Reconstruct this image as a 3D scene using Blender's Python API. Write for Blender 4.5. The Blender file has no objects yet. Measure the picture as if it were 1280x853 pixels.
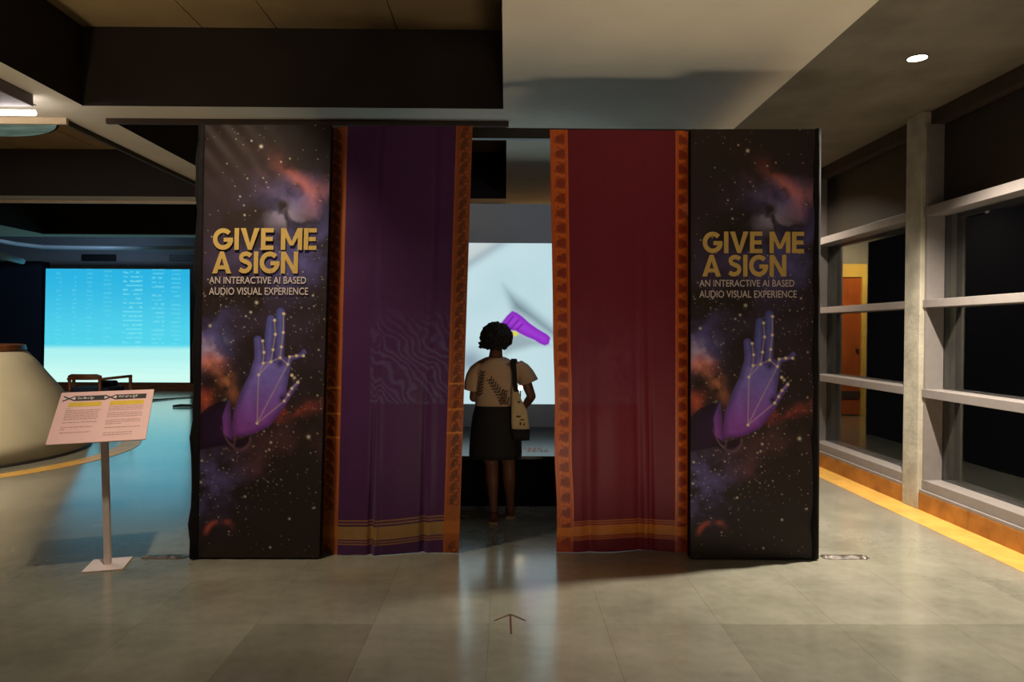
import bpy, bmesh, math, random
import numpy as np
from mathutils import Vector, Matrix

random.seed(7)
rng = np.random.default_rng(11)
SC = bpy.context.scene
COL = SC.collection
PI = math.pi

# ------------------------------------------------------------------ camera
CAM = Vector((0.0, 0.0, 1.55))
YAW, PITCH, ROLL = math.radians(-0.54), math.radians(-0.84), math.radians(0.25)
ROT = (Matrix.Rotation(YAW, 3, 'Z') @ Matrix.Rotation(PI / 2 + PITCH, 3, 'X') @ Matrix.Rotation(ROLL, 3, 'Z'))
cam_data = bpy.data.cameras.new('camera')
cam_data.lens = 24.0
cam_data.sensor_width = 36.0
cam_data.clip_start = 0.05
cam_data.clip_end = 100
cam = bpy.data.objects.new('camera', cam_data)
cam.matrix_world = Matrix.Translation(CAM) @ ROT.to_4x4()
COL.objects.link(cam)
SC.camera = cam
FPX = 1280 * 24 / 36.0

# ------------------------------------------------------------------ world, exposure
world = bpy.data.worlds.new('world')
SC.world = world
world.use_nodes = True
world.node_tree.nodes['Background'].inputs[0].default_value = (0.0015, 0.0015, 0.002, 1)
world.node_tree.nodes['Background'].inputs[1].default_value = 1.0
SC.view_settings.view_transform = 'Standard'
SC.view_settings.look = 'None'
SC.view_settings.exposure = 0.0
SC.view_settings.gamma = 1.0
SC.view_settings.use_curve_mapping = False
SC.cycles.max_bounces = 8
SC.cycles.diffuse_bounces = 4
SC.cycles.glossy_bounces = 4
SC.cycles.transmission_bounces = 6
SC.cycles.transparent_max_bounces = 8
SC.cycles.use_denoising = True
SC.cycles.sample_clamp_indirect = 4.0


# ------------------------------------------------------------------ lamps of the hall and added fill lights
def spot(name, loc, target, watts, angle, color=(1.0, 0.86, 0.66), radius=0.06, blend=0.6):
    d = bpy.data.lights.new(name, 'SPOT')
    d.energy = watts
    d.spot_size = math.radians(angle)
    d.spot_blend = blend
    d.shadow_soft_size = radius
    d.color = color
    o = bpy.data.objects.new(name, d)
    COL.objects.link(o)
    o.location = loc
    v = Vector(target) - Vector(loc)
    o.rotation_euler = v.to_track_quat('-Z', 'Y').to_euler()
    return o


def area(name, loc, target, watts, sx, sy, color=(1, 1, 1)):
    d = bpy.data.lights.new(name, 'AREA')
    d.energy = watts
    d.shape = 'RECTANGLE'
    d.size, d.size_y = sx, sy
    d.color = color
    o = bpy.data.objects.new(name, d)
    COL.objects.link(o)
    o.location = loc
    v = Vector(target) - Vector(loc)
    o.rotation_euler = v.to_track_quat('-Z', 'Y').to_euler()
    return o


WARM = (1.0, 0.83, 0.60)
NEUTRAL = (1.0, 0.90, 0.74)
spot('aisle_downlight_lamp', (2.88, 4.79, 3.44), (2.66, 4.85, 0), 1350, 112, NEUTRAL, 0.04, 1.0)
spot('aisle_downlight_lamp_far', (2.88, 7.9, 3.44), (2.88, 7.9, 0), 330, 140, NEUTRAL, 0.05, 1.0)
spot('aisle_downlight_lamp_near', (2.88, 1.7, 3.44), (2.88, 1.7, 0), 20, 140, NEUTRAL, 0.05, 0.9)
spot('coffer_lamp_left', (-1.9, 3.6, 4.05), (-1.7, 4.7, 0), 330, 66, WARM, 0.08, 1.0)
spot('coffer_lamp_cone', (-5.9, 5.3, 3.3), (-6.1, 7.6, 0.3), 480, 104, WARM, 0.10, 0.9)
spot('added_floor_bounce', (0.7, 2.45, 0.08), (0.7, 3.7, 3.48), 66, 158, WARM, 0.3, 0.5)  # added fill standing in for light bounced up off the floor
spot('added_soffit_fill', (1.1, 2.40, 0.08), (1.1, 2.7, 3.48), 145, 100, WARM, 0.3, 0.9)  # added fill to brighten the soffit, no fitting modelled
spot('added_coffer_fill', (-1.8, 2.45, 3.62), (-1.8, 5.4, 4.16), 34, 70, WARM, 0.12, 0.9)  # unseen fill added to lift the coffer ceiling
spot('added_beam_fill_left', (-4.2, 2.6, 0.06), (-4.6, 5.2, 3.48), 190, 80, WARM, 0.15, 0.8)  # added fill for the underside of the left beams
spot('corridor_lamp', (1.6, 11.2, 3.3), (1.5, 12.6, 1.0), 620, 140, (1.0, 0.72, 0.34), 0.08, 0.6)
spot('added_booth_fill', (0.9, 5.2, 2.8), (0.0, 7.8, 1.6), 26, 130, (0.70, 0.86, 1.0), 0.08, 0.8)  # added cool fill to brighten the booth's inner walls
spot('added_far_wall_fill', (-9.6, 14.9, 3.9), (-10.8, 17.6, 2.6), 75, 150, (0.45, 0.70, 1.0), 0.10, 0.8)  # added blue fill to brighten the far wall and navy panel


# ------------------------------------------------------------------ helpers
def s2l(c):
    c = c / 255.0
    return c / 12.92 if c <= 0.04045 else ((c + 0.055) / 1.055) ** 2.4


def rgb(r, g, b):
    return (s2l(r), s2l(g), s2l(b), 1.0)


def ray(px, py):
    return ROT @ Vector(((px - 640) / FPX, -(py - 426.5) / FPX, -1.0))


def PY(px, py, Y):
    d = ray(px, py)
    return CAM + d * (Y / d.y)


def PZ(px, py, Z=0.0):
    d = ray(px, py)
    return CAM + d * ((Z - CAM.z) / d.z)


def PX(px, py, X):
    d = ray(px, py)
    return CAM + d * (X / d.x)


def material(name, color, rough=0.6, metal=0.0, var=0.12, scale=6.0, bump=0.0, spec=0.5, coat=0.0, color2=None,
             sheen=0.0, stretch=None):
    m = bpy.data.materials.new(name)
    m.use_nodes = True
    nt = m.node_tree
    b = nt.nodes['Principled BSDF']
    tc = nt.nodes.new('ShaderNodeNewGeometry')
    vec = tc.outputs['Position']
    if stretch:
        mp = nt.nodes.new('ShaderNodeMapping')
        mp.inputs['Scale'].default_value = stretch
        nt.links.new(vec, mp.inputs[0])
        vec = mp.outputs[0]
    nz = nt.nodes.new('ShaderNodeTexNoise')
    nz.inputs['Scale'].default_value = scale
    nz.inputs['Detail'].default_value = 6
    nt.links.new(vec, nz.inputs['Vector'])
    rp = nt.nodes.new('ShaderNodeValToRGB')
    c2 = color2 if color2 else tuple(min(1, x * (1 + var)) for x in color[:3]) + (1,)
    c1 = tuple(x * (1 - var) for x in color[:3]) + (1,) if not color2 else color
    rp.color_ramp.elements[0].color = c1
    rp.color_ramp.elements[1].color = c2
    rp.color_ramp.elements[0].position = 0.3
    rp.color_ramp.elements[1].position = 0.7
    nt.links.new(nz.outputs[0], rp.inputs[0])
    nt.links.new(rp.outputs[0], b.inputs['Base Color'])
    b.inputs['Roughness'].default_value = rough
    b.inputs['Metallic'].default_value = metal
    b.inputs['Specular IOR Level'].default_value = spec
    b.inputs['Coat Weight'].default_value = coat
    if sheen:
        b.inputs['Sheen Weight'].default_value = sheen
    if bump:
        bp = nt.nodes.new('ShaderNodeBump')
        bp.inputs['Strength'].default_value = bump
        bp.inputs['Distance'].default_value = 0.01
        n2 = nt.nodes.new('ShaderNodeTexNoise')
        n2.inputs['Scale'].default_value = scale * 6
        nt.links.new(vec, n2.inputs['Vector'])
        nt.links.new(n2.outputs[0], bp.inputs['Height'])
        nt.links.new(bp.outputs[0], b.inputs['Normal'])
    return m


def attr_material(name, rough=0.5, emit=0.0, grain=0.0, spec=0.5, translucent=0.0, mult=1.0):
    """Flat print or woven pattern read from the mesh's own colour attribute."""
    m = bpy.data.materials.new(name)
    m.use_nodes = True
    nt = m.node_tree
    b = nt.nodes['Principled BSDF']
    at = nt.nodes.new('ShaderNodeAttribute')
    at.attribute_name = 'print'
    b.inputs['Roughness'].default_value = rough
    b.inputs['Specular IOR Level'].default_value = spec
    if emit:
        nt.nodes.remove(b)
        e = nt.nodes.new('ShaderNodeEmission')
        e.inputs['Strength'].default_value = emit
        nt.links.new(at.outputs['Color'], e.inputs['Color'])
        nt.links.new(e.outputs[0], nt.nodes['Material Output'].inputs[0])
        return m
    nt.links.new(at.outputs['Color'], b.inputs['Base Color'])
    if grain:
        nz = nt.nodes.new('ShaderNodeTexNoise')
        nz.inputs['Scale'].default_value = 160
        g = nt.nodes.new('ShaderNodeNewGeometry')
        nt.links.new(g.outputs['Position'], nz.inputs['Vector'])
        bp = nt.nodes.new('ShaderNodeBump')
        bp.inputs['Strength'].default_value = grain
        bp.inputs['Distance'].default_value = 0.004
        nt.links.new(nz.outputs[0], bp.inputs['Height'])
        nt.links.new(bp.outputs[0], b.inputs['Normal'])
    return m


def emitter(name, color, strength):
    m = bpy.data.materials.new(name)
    m.use_nodes = True
    nt = m.node_tree
    nt.nodes.remove(nt.nodes['Principled BSDF'])
    e = nt.nodes.new('ShaderNodeEmission')
    e.inputs['Color'].default_value = color
    e.inputs['Strength'].default_value = strength
    nt.links.new(e.outputs[0], nt.nodes['Material Output'].inputs[0])
    return m


def link_mesh(name, me, mat=None, parent=None, smooth=False):
    o = bpy.data.objects.new(name, me)
    COL.objects.link(o)
    if mat is not None:
        for mm in (mat if isinstance(mat, (list, tuple)) else [mat]):
            me.materials.append(mm)
    if parent is not None:
        o.parent = parent
        o.matrix_parent_inverse = parent_inv(parent)
    if smooth:
        for p in me.polygons:
            p.use_smooth = True
    return o


def world_mat(o):
    m = o.matrix_basis.copy()
    if o.parent is not None:
        m = world_mat(o.parent) @ o.matrix_parent_inverse @ m
    return m


def parent_inv(p):
    return world_mat(p).inverted()


def obj(name, bm, mat=None, parent=None, smooth=False, recalc=True):
    me = bpy.data.meshes.new(name)
    if recalc: bmesh.ops.recalc_face_normals(bm, faces=bm.faces)
    bm.to_mesh(me)
    bm.free()
    return link_mesh(name, me, mat, parent, smooth)


def thing(name, loc, label=None, cat=None, group=None, kind=None, rotz=0.0):
    o = bpy.data.objects.new(name, None)
    o.empty_display_size = 0.1
    COL.objects.link(o)
    o.location = loc
    o.rotation_euler = (0, 0, rotz)
    return tag(o, label, cat, group, kind)


def tag(o, label=None, cat=None, group=None, kind=None):
    if label: o['label'] = label
    if cat: o['category'] = cat
    if group: o['group'] = group
    if kind: o['kind'] = kind
    return o


def add_box(bm, x0, x1, y0, y1, z0, z1, bevel=0.0, mtx=None):
    r = bmesh.ops.create_cube(bm, size=1.0)
    vs = r['verts']
    for v in vs:
        v.co = Vector(((x0 + x1) / 2 + v.co.x * (x1 - x0), (y0 + y1) / 2 + v.co.y * (y1 - y0), (z0 + z1) / 2 + v.co.z * (z1 - z0)))
    if bevel:
        es = list({e for v in vs for e in v.link_edges})
        r2 = bmesh.ops.bevel(bm, geom=es, offset=bevel, segments=2, affect='EDGES', profile=0.6)
        vs = list({v for f in r2['faces'] for v in f.verts} | {v for v in vs if v.is_valid})
    if mtx is not None:
        for v in vs:
            v.co = mtx @ v.co
    return vs


def box(name, x0, x1, y0, y1, z0, z1, mat, parent=None, bevel=0.0, mtx=None):
    bm = bmesh.new()
    add_box(bm, x0, x1, y0, y1, z0, z1, bevel, mtx)
    return obj(name, bm, mat, parent)


def add_hex(bm, a, b):
    """Closed solid between two quads (4 points each, same order)."""
    va = [bm.verts.new(p) for p in a]
    vb = [bm.verts.new(p) for p in b]
    bm.faces.new(va)
    bm.faces.new(vb[::-1])
    for i in range(4):
        j = (i + 1) % 4
        bm.faces.new((va[i], vb[i], vb[j], va[j]))


def add_tube(bm, pts, radii, seg=10, caps=True):
    pts = [Vector(p) for p in pts]
    if not isinstance(radii, (list, tuple)):
        radii = [radii] * len(pts)
    rings = []
    ref = Vector((0, 0, 1))
    for i, p in enumerate(pts):
        t = (pts[min(i + 1, len(pts) - 1)] - pts[max(i - 1, 0)]).normalized()
        r0 = ref if abs(t.dot(ref)) < 0.95 else Vector((1, 0, 0))
        a = t.cross(r0).normalized()
        b = t.cross(a).normalized()
        rings.append([bm.verts.new(p + (a * math.cos(2 * PI * k / seg) + b * math.sin(2 * PI * k / seg)) * radii[i]) for k in range(seg)])
    for r0, r1 in zip(rings[:-1], rings[1:]):
        for k in range(seg):
            bm.faces.new((r0[k], r0[(k + 1) % seg], r1[(k + 1) % seg], r1[k]))
    if caps:
        bm.faces.new(rings[0][::-1])
        bm.faces.new(rings[-1])


def add_loft(bm, rings, caps=True):
    """rings: lists of points with equal counts."""
    vr = [[bm.verts.new(p) for p in r] for r in rings]
    n = len(vr[0])
    for a, b in zip(vr[:-1], vr[1:]):
        for k in range(n):
            bm.faces.new((a[k], a[(k + 1) % n], b[(k + 1) % n], b[k]))
    if caps:
        bm.faces.new(vr[0][::-1])
        bm.faces.new(vr[-1])


def ellring(cx, cy, cz, rx, ry, n=24, p=2.0, wob=None):
    out = []
    for k in range(n):
        a = 2 * PI * k / n
        c, s = math.cos(a), math.sin(a)
        q = 2.0 / p
        x = math.copysign(abs(c) ** q, c) * rx
        y = math.copysign(abs(s) ** q, s) * ry
        w = wob(a) if wob else 0
        out.append(Vector((cx + x * (1 + w), cy + y * (1 + w), cz)))
    return out


def add_ball(bm, c, r, sub=2, scale=(1, 1, 1), mtx=None):
    g = bmesh.ops.create_icosphere(bm, subdivisions=sub, radius=1.0)
    for v in g['verts']:
        q = Vector((v.co.x * r * scale[0], v.co.y * r * scale[1], v.co.z * r * scale[2]))
        if mtx is not None:
            q = mtx @ q
        v.co = q + Vector(c)
    return g['verts']


def grid_mesh(name, P, colors=None, mat=None, parent=None, smooth=True):
    """P: array (nv, nu, 3) of world points -> one quad grid, colours per vertex (linear rgb)."""
    nv, nu, _ = P.shape
    idx = np.arange(nv * nu).reshape(nv, nu)
    q = np.stack([idx[:-1, :-1], idx[1:, :-1], idx[1:, 1:], idx[:-1, 1:]], -1).reshape(-1, 4)
    me = bpy.data.meshes.new(name)
    me.vertices.add(nv * nu)
    me.vertices.foreach_set('co', P.reshape(-1).astype(np.float32))
    me.loops.add(q.size)
    me.loops.foreach_set('vertex_index', q.reshape(-1).astype(np.int32))
    me.polygons.add(len(q))
    me.polygons.foreach_set('loop_start', np.arange(0, q.size, 4, dtype=np.int32))
    me.update(calc_edges=True)
    me.validate()
    if colors is not None:
        ca = me.color_attributes.new('print', 'FLOAT_COLOR', 'POINT')
        c = np.ones((nv * nu, 4), np.float32)
        c[:, :3] = colors.reshape(-1, 3)
        ca.data.foreach_set('color', c.reshape(-1))
    return link_mesh(name, me, mat, parent, smooth)


def copy_tree(o, parent=None, delta=None):
    c = o.copy()
    COL.objects.link(c)
    if parent is not None:
        c.parent = parent
        c.matrix_parent_inverse = o.matrix_parent_inverse.copy()
    if delta is not None:
        c.location = o.location + Vector(delta)
    for ch in list(o.children):
        copy_tree(ch, c)
    return c


# numpy painting helpers
def nz2(x, y, seed=0, octaves=5, lac=2.0, gain=0.5):
    """value noise, 0..1"""
    r = np.random.default_rng(seed)
    tab = r.random((256, 256))
    tot, amp, out = 0.0, 1.0, 0.0
    for o in range(octaves):
        xi, yi = np.floor(x).astype(int), np.floor(y).astype(int)
        fx, fy = x - xi, y - yi
        fx, fy = fx * fx * (3 - 2 * fx), fy * fy * (3 - 2 * fy)
        t = lambda a, b: tab[(yi + b + o * 37) % 256, (xi + a + o * 91) % 256]
        v = (t(0, 0) * (1 - fx) + t(1, 0) * fx) * (1 - fy) + (t(0, 1) * (1 - fx) + t(1, 1) * fx) * fy
        out = out + v * amp
        tot += amp
        amp *= gain
        x, y = x * lac, y * lac
    return out / tot


def sstep(a, b, x):
    t = np.clip((x - a) / (b - a), 0, 1)
    return t * t * (3 - 2 * t)


def seg_d(x, y, ax, ay, bx, by):
    dx, dy = bx - ax, by - ay
    t = np.clip(((x - ax) * dx + (y - ay) * dy) / (dx * dx + dy * dy + 1e-9), 0, 1)
    return np.hypot(x - ax - t * dx, y - ay - t * dy)


def poly_sd(x, y, pts):
    """signed distance to polygon, negative inside"""
    d = np.full(x.shape, 1e9)
    inside = np.zeros(x.shape, bool)
    n = len(pts)
    for i in range(n):
        ax, ay = pts[i]
        bx, by = pts[(i + 1) % n]
        d = np.minimum(d, seg_d(x, y, ax, ay, bx, by))
        cond = ((ay > y) != (by > y)) & (x < (bx - ax) * (y - ay) / (by - ay + 1e-12) + ax)
        inside ^= cond
    return np.where(inside, -d, d)


def mixc(img, col, w):
    c = np.array([s2l(v) for v in col])
    return img * (1 - w[..., None]) + c * w[..., None]


def addc(img, col, w):
    c = np.array([s2l(v) for v in col])
    return img + c * w[..., None]


# ------------------------------------------------------------------ materials
def kota_stone():
    m = bpy.data.materials.new('polished_kota_stone')
    m.use_nodes = True
    nt = m.node_tree
    b = nt.nodes['Principled BSDF']
    g = nt.nodes.new('ShaderNodeNewGeometry')
    n1 = nt.nodes.new('ShaderNodeTexNoise'); n1.inputs['Scale'].default_value = 1.7; n1.inputs['Detail'].default_value = 8; n1.inputs['Roughness'].default_value = 0.62
    n2 = nt.nodes.new('ShaderNodeTexNoise'); n2.inputs['Scale'].default_value = 14; n2.inputs['Detail'].default_value = 8
    for n in (n1, n2):
        nt.links.new(g.outputs['Position'], n.inputs['Vector'])
    r1 = nt.nodes.new('ShaderNodeValToRGB')
    e = r1.color_ramp.elements
    e[0].position, e[0].color = 0.3, rgb(122, 120, 107)
    e[1].position, e[1].color = 0.72, rgb(156, 153, 139)
    nt.links.new(n1.outputs[0], r1.inputs[0])
    mx = nt.nodes.new('ShaderNodeMix'); mx.data_type = 'RGBA'; mx.blend_type = 'MULTIPLY'
    mx.inputs[0].default_value = 0.32
    r2 = nt.nodes.new('ShaderNodeValToRGB')
    r2.color_ramp.elements[0].position, r2.color_ramp.elements[0].color = 0.3, (0.72, 0.70, 0.66, 1)
    r2.color_ramp.elements[1].position, r2.color_ramp.elements[1].color = 0.65, (1, 1, 1, 1)
    nt.links.new(n2.outputs[0], r2.inputs[0])
    nt.links.new(r1.outputs[0], mx.inputs[6]); nt.links.new(r2.outputs[0], mx.inputs[7])
    oi = nt.nodes.new('ShaderNodeObjectInfo')
    m2 = nt.nodes.new('ShaderNodeMix'); m2.data_type = 'RGBA'; m2.blend_type = 'MULTIPLY'; m2.inputs[0].default_value = 1.0
    nt.links.new(mx.outputs[2], m2.inputs[6]); nt.links.new(oi.outputs['Color'], m2.inputs[7])
    nt.links.new(m2.outputs[2], b.inputs['Base Color'])
    rr = nt.nodes.new('ShaderNodeMapRange')
    rr.inputs[3].default_value, rr.inputs[4].default_value = 0.17, 0.30
    nt.links.new(n2.outputs[0], rr.inputs[0])
    nt.links.new(rr.outputs[0], b.inputs['Roughness'])
    b.inputs['Specular IOR Level'].default_value = 0.8
    b.inputs['Coat Weight'].default_value = 0.75
    b.inputs['Coat Roughness'].default_value = 0.16
    b.inputs['Coat IOR'].default_value = 1.6
    return m


M = {}
M['stone'] = kota_stone()
M['yellow_stone'] = material('yellow_stone', rgb(196, 150, 74), 0.35, var=0.16, scale=5)
M['ochre_stone'] = material('ochre_stone', rgb(132, 80, 28), 0.4, scale=6, color2=rgb(176, 116, 48))
M['plaster'] = material('warm_white_plaster', rgb(214, 204, 186), 0.8, var=0.05, scale=2.0)
M['concrete'] = material('grey_concrete', rgb(94, 88, 74), 0.75, scale=3.0, color2=rgb(116, 108, 92), bump=0.15)
M['pier_concrete'] = material('pale_pier_concrete', rgb(150, 143, 128), 0.75, scale=5.0, color2=rgb(186, 178, 160), bump=0.3)
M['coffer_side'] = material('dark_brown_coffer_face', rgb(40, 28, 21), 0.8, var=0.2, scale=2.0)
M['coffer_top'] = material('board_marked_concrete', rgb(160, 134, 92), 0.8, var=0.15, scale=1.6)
M['dark_trim'] = material('dark_timber_trim', rgb(58, 40, 28), 0.75, var=0.2, scale=9)
M['lit_trim'] = material('lit_trim', rgb(200, 176, 140), 0.5, var=0.08, scale=9)  # trim colour lightened to carry the light falling on it
M['window_metal'] = material('grey_painted_metal', rgb(132, 124, 121), 0.42, var=0.06, scale=12, spec=0.5)
M['panel_brown'] = material('dark_brown_window_panel', rgb(42, 33, 26), 0.5, var=0.12, scale=2.5)
M['black_cloth'] = material('black_booth_fabric', rgb(24, 20, 22), 0.8, var=0.25, scale=30, bump=0.2, spec=0.15)
M['black_paint'] = material('black_painted_metal', rgb(20, 18, 18), 0.4, var=0.2, scale=20)
M['grey_wall'] = material('pale_grey_booth_wall', rgb(176, 176, 182), 0.75, var=0.04, scale=3)
M['gloss_black'] = material('glossy_black_acrylic', rgb(20, 20, 23), 0.22, var=0.2, scale=8)
M['navy_wall'] = material('navy_wall_paint', rgb(26, 34, 54), 0.7, var=0.12, scale=2)
M['far_wall'] = material('far_wall_paint', rgb(120, 122, 128), 0.8, var=0.06, scale=2)
M['cone_plaster'] = material('beige_lime_plaster', rgb(176, 164, 136), 0.75, scale=1.4, color2=rgb(196, 184, 154), bump=0.08)
M['wood'] = material('brown_teak', rgb(92, 50, 28), 0.4, scale=4, color2=rgb(132, 78, 44), stretch=(1, 8, 8))
M['door_wood'] = material('orange_brown_door', rgb(150, 74, 26), 0.45, scale=2, color2=rgb(176, 92, 36), stretch=(6, 6, 1))
M['cream'] = material('cream_painted_frame', rgb(214, 184, 96), 0.5, var=0.06, scale=5)
M['white_metal'] = material('white_powder_coat', rgb(222, 205, 203), 0.4, var=0.03, scale=20)
M['board_face'] = material('pinkish_white_board', rgb(238, 196, 196), 0.5, var=0.03, scale=10)
M['ink'] = material('black_ink', rgb(34, 26, 26), 0.5, var=0.1, scale=30)
M['yellow_ink'] = material('yellow_ink', rgb(226, 190, 40), 0.5, var=0.06, scale=30)
M['grey_ink'] = material('grey_ink', rgb(186, 146, 148), 0.5, var=0.1, scale=60)
M['white_ink'] = material('white_ink', rgb(232, 222, 218), 0.5, var=0.04, scale=60)
M['gold_ink'] = material('gold_ink', rgb(204, 170, 96), 0.5, var=0.05, scale=40)
M['pale_ink'] = material('pale_ink', rgb(214, 198, 194), 0.5, var=0.05, scale=40)
M['red_tape'] = material('dark_red_tape', rgb(74, 24, 13), 0.5, var=0.2, scale=30)
M['steel'] = material('brushed_steel_foil', rgb(120, 112, 108), 0.3, metal=0.9, var=0.3, scale=25, bump=0.5)
M['skin'] = material('brown_skin', rgb(126, 80, 58), 0.5, var=0.08, scale=12)
M['hair'] = material('black_curly_hair', rgb(20, 15, 13), 0.55, var=0.3, scale=60, bump=0.5)
M['skirt'] = material('black_skirt_cloth', rgb(24, 18, 18), 0.8, var=0.25, scale=30, bump=0.15)
M['shoe'] = material('brown_shoe_leather', rgb(110, 66, 48), 0.5, var=0.12, scale=18)
M['sole'] = material('cream_rubber_sole', rgb(190, 164, 136), 0.6, var=0.06, scale=18)
M['eye'] = material('eye_white', rgb(220, 214, 208), 0.2, var=0.02, scale=30)
M['iris'] = material('dark_iris', rgb(30, 18, 12), 0.2, var=0.1, scale=30)
M['tote'] = material('natural_cotton_tote', rgb(214, 188, 140), 0.8, var=0.08, scale=25, bump=0.2)
M['tote_dark'] = material('black_canvas', rgb(18, 15, 15), 0.8, var=0.2, scale=30)
M['brown_print'] = material('brown_tote_print', rgb(90, 60, 40), 0.8, var=0.15, scale=30)
M['cushion'] = material('navy_cushion_cloth', rgb(30, 40, 62), 0.8, var=0.15, scale=25)
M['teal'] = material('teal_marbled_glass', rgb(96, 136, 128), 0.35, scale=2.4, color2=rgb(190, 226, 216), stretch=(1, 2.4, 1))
M['fixture'] = material('grey_fixture_housing', rgb(120, 106, 112), 0.6, var=0.08, scale=4)
M['vent'] = material('dark_vent_metal', rgb(26, 28, 34), 0.5, var=0.15, scale=10)
M['duct'] = material('pale_duct_metal', rgb(150, 158, 166), 0.45, var=0.06, scale=6)
M['cable'] = material('black_cable_rubber', rgb(14, 14, 16), 0.6, var=0.1, scale=20)
_b = M['teal'].node_tree.nodes['Principled BSDF']       # faint glow added to brighten the disc
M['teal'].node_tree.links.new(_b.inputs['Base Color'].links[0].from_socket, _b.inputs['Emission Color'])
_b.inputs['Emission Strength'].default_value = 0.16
M['led'] = emitter('led_tube_glow', (1.0, 0.93, 0.88, 1), 14.0)
M['downlight'] = emitter('downlight_glow', (1.0, 0.92, 0.80, 1), 18.0)
M['bulb'] = emitter('small_bulb_glow', (1.0, 0.80, 0.50, 1), 14.0)

glass = bpy.data.materials.new('window_glass')
glass.use_nodes = True
gb = glass.node_tree.nodes['Principled BSDF']
gb.inputs['Base Color'].default_value = (0.80, 0.86, 0.84, 1)
gb.inputs['Roughness'].default_value = 0.0
gb.inputs['IOR'].default_value = 1.52
gb.inputs['Transmission Weight'].default_value = 1.0
M['glass'] = glass

# ================================================================== STRUCTURE
WALLX = 3.62           # plane of the right wall's piers and skirting
CEIL = 3.48            # soffit height
COFF = 4.16            # coffer height

# ---- floor: slab plus stone tiles
floor = box('floor', -13.0, 3.95, -3.0, 17.7, -0.16, -0.012, M['stone'])
tag(floor, kind='structure')
floor.color = (0.95, 0.95, 0.95, 1)
fb = box('stone_slab', -13.0, 3.36, 9.985, 17.65, -0.012, 0.0, M['stone'], floor)
fb.color = (0.95, 0.95, 0.95, 1)
TW, TD = 0.6133, 0.64
X0, Y0 = -0.693, 3.583
tile_me = None
dark_tiles = {(-1, -1): 0.78, (3, -1): 0.80, (4, -1): 0.80, (5, -1): 0.82, (6, -1): 0.80, (3, -2): 0.82, (4, -2): 0.80, (6, 0): 0.86, (-1, -2): 0.86}
for j in range(-3, 10):
    for i in range(-11, 7):
        x0, x1 = X0 + i * TW, X0 + (i + 1) * TW
        y0, y1 = Y0 + j * TD, Y0 + (j + 1) * TD
        x1 = min(x1, 3.36)
        if x0 > 3.34: continue
        full = (x1 - x0) > TW - 0.01
        g = 0.0005
        if full and tile_me is not None:
            t = bpy.data.objects.new('tile', tile_me)
            COL.objects.link(t)
            t.location = ((x0 + x1) / 2, (y0 + y1) / 2, 0)
            t.parent = floor
        else:
            bm = bmesh.new()
            w = (x1 - x0) / 2 - g
            d = TD / 2 - g
            add_box(bm, -w, w, -d, d, -0.012, 0.0)
            t = obj('tile', bm, M['stone'])
            t.location = ((x0 + x1) / 2, (y0 + y1) / 2, 0)
            t.parent = floor
            if full: tile_me = t.data
        s = random.uniform(0.94, 1.02)
        s = dark_tiles.get((i, j), s)
        t.color = (s, s * random.uniform(0.985, 1.005), s * random.uniform(0.96, 1.0), 1)
box('stone_slab', -13.0, X0 - 11 * TW - 0.001, -3.0, 9.984, -0.012, 0.0, M['stone'], floor)
box('stone_slab', X0 - 11 * TW, 3.36, -3.0, Y0 - 3 * TD - 0.001, -0.012, 0.0, M['stone'], floor)
# yellow stone border along the glazed wall, in lengths
bd = thing('trim_1', (3.5, 5, 0), kind='structure')
yy = -2.9
while yy < 12.4:
    box('stone_strip', 3.362, WALLX + 0.01, yy, yy + 0.898, -0.012, 0.001, M['yellow_stone'], bd)
    yy += 0.9
# yellow stone ring round the cone
CX, CY = -7.1, 8.45
ring = thing('trim_2', (CX, CY, 0), kind='structure')
NSEG = 20
for k in range(NSEG):
    bm = bmesh.new()
    a0, a1 = 2 * PI * k / NSEG + 0.0012, 2 * PI * (k + 1) / NSEG - 0.0012
    n = 6
    top, low = [], []
    ra, rb = 2.06, 2.31
    for s in range(n + 1):
        a = a0 + (a1 - a0) * s / n
        c = (math.cos(a), math.sin(a))
        top.append([bm.verts.new((CX + c[0] * r, CY + c[1] * r, 0.004)) for r in (ra, rb)])
        low.append([bm.verts.new((CX + c[0] * r, CY + c[1] * r, 0.0)) for r in (ra, rb)])
    for s in range(n):
        bm.faces.new((top[s][0], top[s][1], top[s + 1][1], top[s + 1][0]))
        bm.faces.new((low[s][0], low[s][1], low[s + 1][1], low[s + 1][0]))
        for q in (0, 1):
            bm.faces.new((top[s][q], top[s + 1][q], low[s + 1][q], low[s][q]))
    for s in (0, n):
        bm.faces.new((top[s][0], top[s][1], low[s][1], low[s][0]))
    obj('stone_strip', bm, M['yellow_stone'], ring)

# ---- ceiling: coffers between beams
ceiling = thing('ceiling', (0, 6, CEIL), kind='structure')


def beam(x0, x1, y0, y1, soffit=M['plaster'], z0=CEIL, name='beam'):
    bm = bmesh.new()
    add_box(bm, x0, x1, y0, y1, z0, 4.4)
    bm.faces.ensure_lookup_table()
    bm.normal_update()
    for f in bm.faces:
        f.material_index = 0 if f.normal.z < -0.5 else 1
    return obj(name, bm, [soffit, M['coffer_side']], ceiling)


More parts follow.
